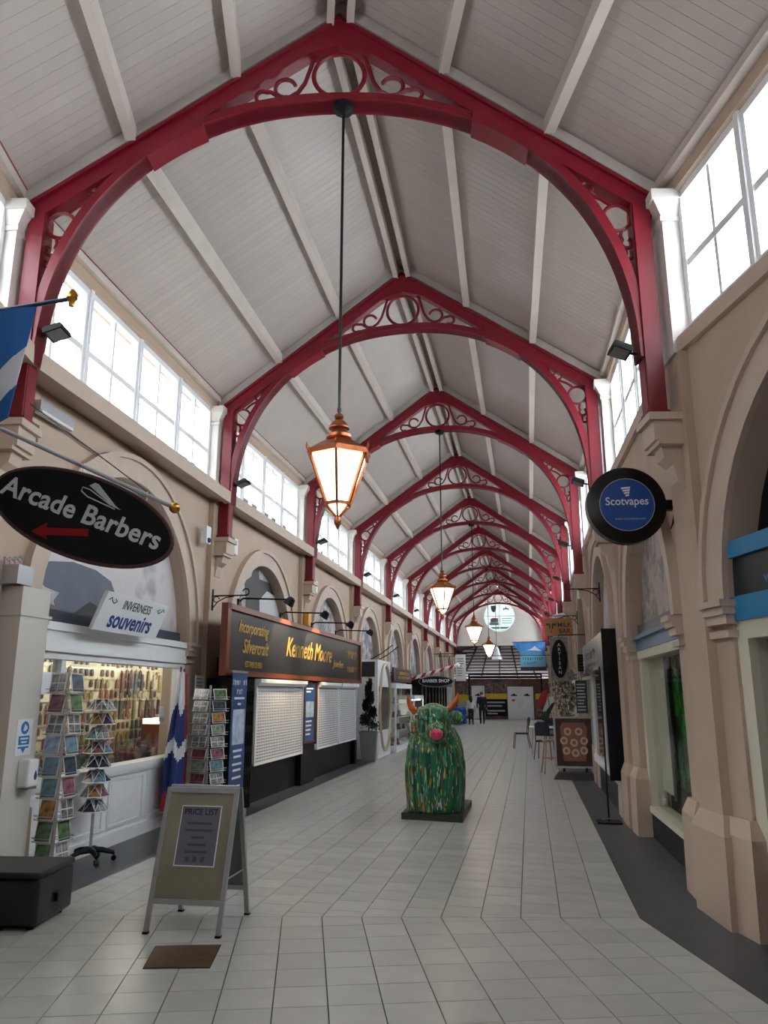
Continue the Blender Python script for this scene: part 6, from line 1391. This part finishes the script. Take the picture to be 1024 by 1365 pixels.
# ---------------------------------------------------------------- food hall beyond the end wall
YB = 54.2
mb = MB(); mb.box(-7.0, 3.9, YB, YB+0.2, 0, 2.62); w = mb.build('wall_back', mat('food_hall_wall', srgb(120,96,84), 0.6, col2=srgb(70,50,46), scale=1.2)); tag(w, kind='structure')
mb = MB(); mb.box(-7.1, -6.9, 50.9, 64, 0, 4.4); mb.box(3.7, 3.9, 50.9, 64, 0, 4.4); mb.box(-7.0, 3.9, 63.9, 64.1, 0, 2.7); w = mb.build('wall_far', mat('far_wall_grey', srgb(150,142,136), 0.6)); tag(w, kind='structure')
mb = MB(); mb.box(-7.1, -4.9, 50.85, 51.1, 0, 5.6); mb.box(1.4, 3.9, 50.85, 51.1, 0, 5.6); w = mb.build('wall_flank', M['plaster']); tag(w, kind='structure')
mb = MB(); mb.box(-7.1, -4.9, 51.0, 51.1, 3.2, 4.4); w = mb.build('wall_gable', M['plaster']); tag(w, kind='structure')
# glazed roof: slopes of translucent panels with dark glazing bars
rg_ = (-1.5, 5.6)
mb = MB(); mb.beam((rg_[0], 51.0, rg_[1]), (rg_[0], 64, rg_[1]), 0.12, 0.2); gr = mb.build('roof_glazed', mat('roof_bar', srgb(96,66,70), 0.5)); tag(gr, kind='structure')
TL = translucent('roof_sheet', (0.50, 0.47, 0.47), 0.12)
for sg in (-1, 1):
    ex_ = -7.1 if sg < 0 else 3.9
    for j in range(13):
        for i in range(5):
            f0, f1 = i/5, (i+1)/5; y0, y1 = 51.0 + j*1.0 + 0.03, 52.0 + j*1.0 - 0.03
            P_ = lambda f, y: Vector((rg_[0] + (ex_-rg_[0])*f, y, rg_[1] - 1.4*f))
            mb = MB(); q4 = [P_(f0, y0-0.03), P_(f1, y0-0.03), P_(f1, y1+0.03), P_(f0, y1+0.03)]; mb.face(*q4); mb.build('roof_panel', TL, gr)
    for j in range(14): mb = MB(); mb.beam((rg_[0], 51.0 + j, rg_[1]-0.03), (ex_, 51.0 + j, 4.17), 0.06, 0.10); mb.build('glazing_bar', bpy.data.materials['roof_bar'], gr)
    for i in range(1, 5): f = i/5; mb = MB(); mb.beam((rg_[0] + (ex_-rg_[0])*f, 51.0, rg_[1]-1.4*f-0.08), (rg_[0] + (ex_-rg_[0])*f, 64, rg_[1]-1.4*f-0.08), 0.08, 0.12); mb.build('purlin', bpy.data.materials['roof_bar'], gr)
# hipped far end of the glazed roof, sloping down to the back wall
HIP = translucent('hip_sheet', (0.42, 0.395, 0.395), 0.2)
hp = lambda f, g: Vector((-7.0 + 10.9*g, 64.0 - 8.2*f, 2.65 + 2.85*f))
for i in range(6):
    for j in range(7):
        q4 = [hp(i/6, j/7), hp(i/6, (j+1)/7), hp((i+1)/6, (j+1)/7), hp((i+1)/6, j/7)]
        mb = MB(); mb.face(*q4); mb.build('roof_panel', HIP, gr)
for i in range(1, 14): mb = MB(); mb.beam(hp(i/14, 0) - Vector((0, 0, 0.05)), hp(i/14, 1) - Vector((0, 0, 0.05)), 0.05, 0.07); mb.build('purlin', bpy.data.materials['roof_bar'], gr)
for j in (1, 2, 3, 4, 5, 6): mb = MB(); mb.beam(hp(0, j/7) - Vector((0, 0, 0.12)), hp(1, 3.5/7 + (j-3.5)/7*0.45) - Vector((0, 0, 0.12)), 0.09, 0.12); mb.build('glazing_bar', bpy.data.materials['roof_bar'], gr)
# pergola frame, doors, sign boards
t = thing('pergola_frame', 'dark steel pergola frame over the food stalls beyond the end wall', 'frame', (-1.3, 52.4, 0))
for z, y in ((2.95, 0), (2.72, 0.6), (2.95, 1.5)): mb = MB(); mb.box(-2.6, 2.1, y-0.05, y+0.05, z-0.05, z+0.05); mb.build('beam', M['black'], t)
for x in (-2.6, -1.6, -0.5, 0.6, 1.6, 2.1): mb = MB(); mb.box(x-0.04, x+0.04, 0, 1.5, 2.9, 2.98); mb.build('rafter', M['black'], t)
for x in (-2.6, 2.1): mb = MB(); mb.box(x-0.05, x+0.05, -0.05, 0.05, 0, 2.92); mb.build('post', M['black'], t)
def dbl_door(n, x0, x1, leaves, H=2.14):
    mb = MB(); mb.box(x0, x1, YB-0.10, YB, 0, H); d = mb.build('door_%d' % n, M['white']); tag(d, kind='structure'); w = (x1-x0)/leaves
    for i in range(leaves):
        mb = MB(); mb.box(x0 + w*i + 0.02, x0 + w*(i+1) - 0.02, YB-0.14, YB-0.10, 0.02, H-0.03); lf = mb.build('door_leaf', M['white'], d)
        mb = MB(); mb.box(x0 + w*(i+0.5) - 0.2, x0 + w*(i+0.5) + 0.2, YB-0.15, YB-0.14, 1.52, 1.60); mb.box(x0 + w*(i+0.5) - 0.08, x0 + w*(i+0.5) + 0.08, YB-0.15, YB-0.14, 1.60, 1.68); mb.build('door_label', M['inkblack'], lf)
        mb = MB(); hx_ = x0 + w*(i+1) - 0.1 if i == 0 else x0 + w*i + 0.1; mb.box(hx_-0.012, hx_+0.012, YB-0.18, YB-0.14, 0.95, 1.25); mb.build('pull_handle', M['steel'], lf)
    if leaves == 2: mb = MB(); mb.lathe([(0.001, 0), (0.13, 0.0), (0.13, 0.01)], 14, (0, 0, 0)); mb2 = MB(); mb2.m = Matrix.Translation((x0 + 0.38, YB-0.141, 1.24)) @ Matrix.Rotation(PI/2, 4, 'X'); mb2.lathe([(0.12, 0.0), (0.12, 0.01)], 14, sy=0.6); mb2.build('red_notice', mat('notice_red', srgb(200,70,66), 0.5), d)
dbl_door(1, -1.46, 0.26, 2); dbl_door(2, -3.88, -3.0, 1, 2.2)
t = thing('stall_signboard', 'black food stall sign with yellow band and white lettering between the white doors', 'sign', (-2.95, YB-0.08, 0.2))
mb = MB(); mb.box(0, 1.45, 0, 0.06, 0, 1.12); mb.build('board', M['black'], t)
mb = MB(); mb.box(0, 1.45, -0.01, 0.06, 1.12, 1.48); mb.build('yellow_band', mat('band_yellow', srgb(214,190,60), 0.5), t)
mb = MB(); mb.box(0, 1.45, 0, 0.06, 1.48, 2.2); mb.build('photo_strip', mat('food_photo', srgb(150,130,120), 0.5, col2=srgb(60,44,44), scale=6), t)
mb = MB()
for z, w in ((0.85, 1.2), (0.62, 1.0), (0.30, 1.2), (0.12, 0.7)): mb.box(0.1, 0.1+w, -0.012, 0, z, z+0.10)
tag(mb.build('printed_lines', M['silver'], t), kind='stuff')
t = thing('stall_signboard', 'narrow food stall sign with yellow band to the side of the single white door', 'sign', (-4.85, YB-0.08, 0.2))
mb = MB(); mb.box(0, 0.9, 0, 0.06, 0, 0.95); mb.build('board', mat('pale_board', srgb(160,166,172), 0.5), t)
mb = MB(); mb.box(0, 0.9, -0.01, 0.06, 0.95, 1.4); mb.build('yellow_band', bpy.data.materials['band_yellow'], t); mb = MB(); mb.box(0, 0.9, 0, 0.06, 1.4, 2.2); mb.build('photo_strip', bpy.data.materials['food_photo'], t)
t = thing('stall_signboard', 'food stall sign with yellow band beside the double white doors', 'sign', (0.40, YB-0.08, 0.2))
mb = MB(); mb.box(0, 1.4, 0, 0.06, 0, 1.1); mb.build('board', bpy.data.materials['food_photo'], t); mb = MB(); mb.box(0, 1.4, -0.01, 0.06, 1.1, 1.48); mb.build('yellow_band', bpy.data.materials['band_yellow'], t)
t = thing('roof_banner', 'blue banner with pale craft lettering hung beneath the end wall', 'banner', (-1.0, 48.2, 3.0), 0.02)
mb = MB(); mb.prism([(0.1, 0, 1.72), (2.1, 0, 1.74), (2.1, 0, 0.1), (0.65, 0, 0.25), (0.6, 0, 1.0)], (0, 0.02, 0)); mb.build('sheet', mat('banner_blue', srgb(42,110,196), 0.5, col2=srgb(88,166,222), scale=1.5), t)
mb = MB(); mb.box(0.55, 2.05, -0.012, 0, 0.25, 0.98); mb.build('pale_panel', mat('banner_cyan', srgb(132,196,222), 0.5), t)
mb = MB(); marks(mb, 0.7, 1.95, 0.66, 0.18, -0.013, 0.14, 21); tag(mb.build('small_lettering', M['cyanblue'], t), kind='stuff')
text_mesh('lettering', 'CRAFT', 0.24, M['cyanblue'], t, frame_m((1.12, -0.016, 0.45), (1,0,0), (0,0,1)), 0.002, bold=0.003)
mb = MB(); mb.prism([(0.95, -0.006, 1.25), (1.2, -0.006, 1.32), (1.45, -0.006, 1.5), (1.6, -0.006, 1.34), (1.85, -0.006, 1.2)], (0, 0.005, 0)); mb.build('white_motif', M['signwhite'], t)
mb = MB(); mb.box(0.55, 2.1, -0.008, 0.02, 0.02, 0.25); mb.build('dark_base_strip', mat('banner_plum', srgb(60,40,64), 0.5), t)
mb = MB(); mb.tube([(0.1, 0.01, 1.74), (2.3, 0.01, 1.76)], 0.02, 5); mb.build('hanging_rail', M['blackmetal'], t)

# ---------------------------------------------------------------- two people walking away
def person(label, loc, rz, S, cloth, legs, skin, hair, long_hair, stride, coat_len):
    t = thing('person', label, 'person', loc, rz)
    mb = MB(); V3 = lambda x, y, z: Vector((x*S, y*S, z*S))
    def limb(pts, rs): mb.tube([V3(*p) for p in pts], [r*S for r in rs], 10); [mb.ball(V3(*p), r*S*0.98, 10) for p, r in zip(pts, rs)]
    hipz = 0.50
    for s_, f in ((-1, stride), (1, -stride)):
        limb([(s_*0.052, 0, hipz), (s_*0.056, 0.03*f, 0.275), (s_*0.058, 0.10*f, 0.045)], [0.055, 0.038, 0.026])
        limb([(s_*0.058, 0.10*f + 0.01, 0.026), (s_*0.062, 0.10*f - 0.09, 0.018)], [0.026, 0.020])
        limb([(s_*0.115, 0, 0.80), (s_*0.145, 0.01, 0.65), (s_*0.15, -0.05, 0.51)], [0.036, 0.028, 0.021])
        h = (s_*0.15, -0.06, 0.485); limb([h, (s_*0.15, -0.065, 0.46)], [0.020, 0.018])
        for j in range(4): mb.tube([V3(h[0] + (j-1.5)*0.002, h[1] - 0.018 + j*0.011, 0.462), V3(h[0] - s_*0.006, h[1] - 0.016 + j*0.010, 0.435 - 0.006*(1.5-abs(j-1.5))), V3(h[0] - s_*0.014, h[1] - 0.014 + j*0.010, 0.418)], 0.0052*S, 6)
        mb.tube([V3(h[0], h[1] - 0.018, 0.478), V3(h[0] - s_*0.008, h[1] - 0.034, 0.458)], 0.006*S, 6)
    limb([(0, 0, 0.50), (0, 0.0, 0.62), (0, 0, 0.76), (0, 0, 0.81)], [0.088, 0.088, 0.098, 0.075])
    for s_ in (-1, 1): limb([(s_*0.03, 0, 0.60), (s_*0.06, 0, 0.76), (s_*0.10, 0, 0.80)], [0.075, 0.075, 0.045])
    limb([(0, 0, 0.80), (0, -0.005, 0.865)], [0.035, 0.032])
    mb.lathe([(max(1e-3, 0.050*S*math.sin(PI*i/10)*(0.86 + 0.14*min(1, i/5))), -0.066*S*math.cos(PI*i/10)) for i in range(11)], 14, V3(0, -0.006, 0.932), sy=1.18)
    mb.tube([V3(0, -0.06, 0.938), V3(0, -0.072, 0.925)], 0.008*S, 6)
    for s_ in (-1, 1): mb.ball(V3(s_*0.05, 0, 0.93), 0.012*S, 8)
    o = mb.build('body', [skin, cloth, legs, M['black']], t)
    r = o.modifiers.new('r', 'REMESH'); r.mode = 'VOXEL'; r.voxel_size = 0.0075*S; sm_ = o.modifiers.new('s', 'SMOOTH'); sm_.iterations = 3
    bpy.context.view_layer.update(); bake(o); me = o.data; me.materials.clear()
    for m in (skin, cloth, legs, M['black']): me.materials.append(m)
    for p in me.polygons:
        z = p.center.z/S; x = abs(p.center.x)/S
        p.material_index = 3 if z < 0.05 else (0 if (z > 0.845 or (x > 0.125 and z < 0.50)) else (1 if (z > coat_len or x > 0.118) else 2))
    mb = MB(); top = 0.932
    mb.lathe([(max(1e-3, 0.056*S*math.sin(PI*i/10)), -0.066*S*math.cos(PI*i/10)) for i in range(4, 11)], 14, V3(0, 0.008, top+0.005), sy=1.15)
    if long_hair: mb.tube([V3(0, 0.03, 0.95), V3(0, 0.055, 0.88), V3(0, 0.06, 0.80), V3(0, 0.06, 0.74)], [0.052*S, 0.055*S, 0.05*S, 0.02*S], 10)
    mb.build('hair', hair, t, True)
    for s_ in (-1, 1): mb = MB(); mb.ball(V3(s_*0.02, -0.056, 0.937), 0.006*S, 6); mb.build('eye', M['inkblack'], t)
    mb = MB(); mb.tube([V3(-0.015, -0.058, 0.895), V3(0, -0.061, 0.893), V3(0.015, -0.058, 0.895)], 0.004*S, 5); mb.build('mouth', mat('lips_%d' % int(S*100), srgb(150,80,76), 0.5), t)
    return t
skin = mat('skin', srgb(196,150,126), 0.5); dhair = mat('dark_hair', srgb(34,28,26), 0.6); ghair = mat('greying_hair', srgb(84,74,68), 0.6)
person('person in a dark jacket and dark trousers walking away with arms at sides', (-2.70, 45.6, 0), PI, 1.80, mat('dark_jacket', srgb(28,30,40), 0.7), mat('dark_trousers', srgb(26,26,30), 0.7), skin, ghair, False, 0.7, 0.47)
person('shorter person with long dark hair, white top and black leggings', (-3.24, 44.4, 0), PI+0.2, 1.55, mat('white_top', srgb(216,214,214), 0.7), mat('black_leggings', srgb(30,30,34), 0.7), skin, dhair, True, 0.5, 0.56)
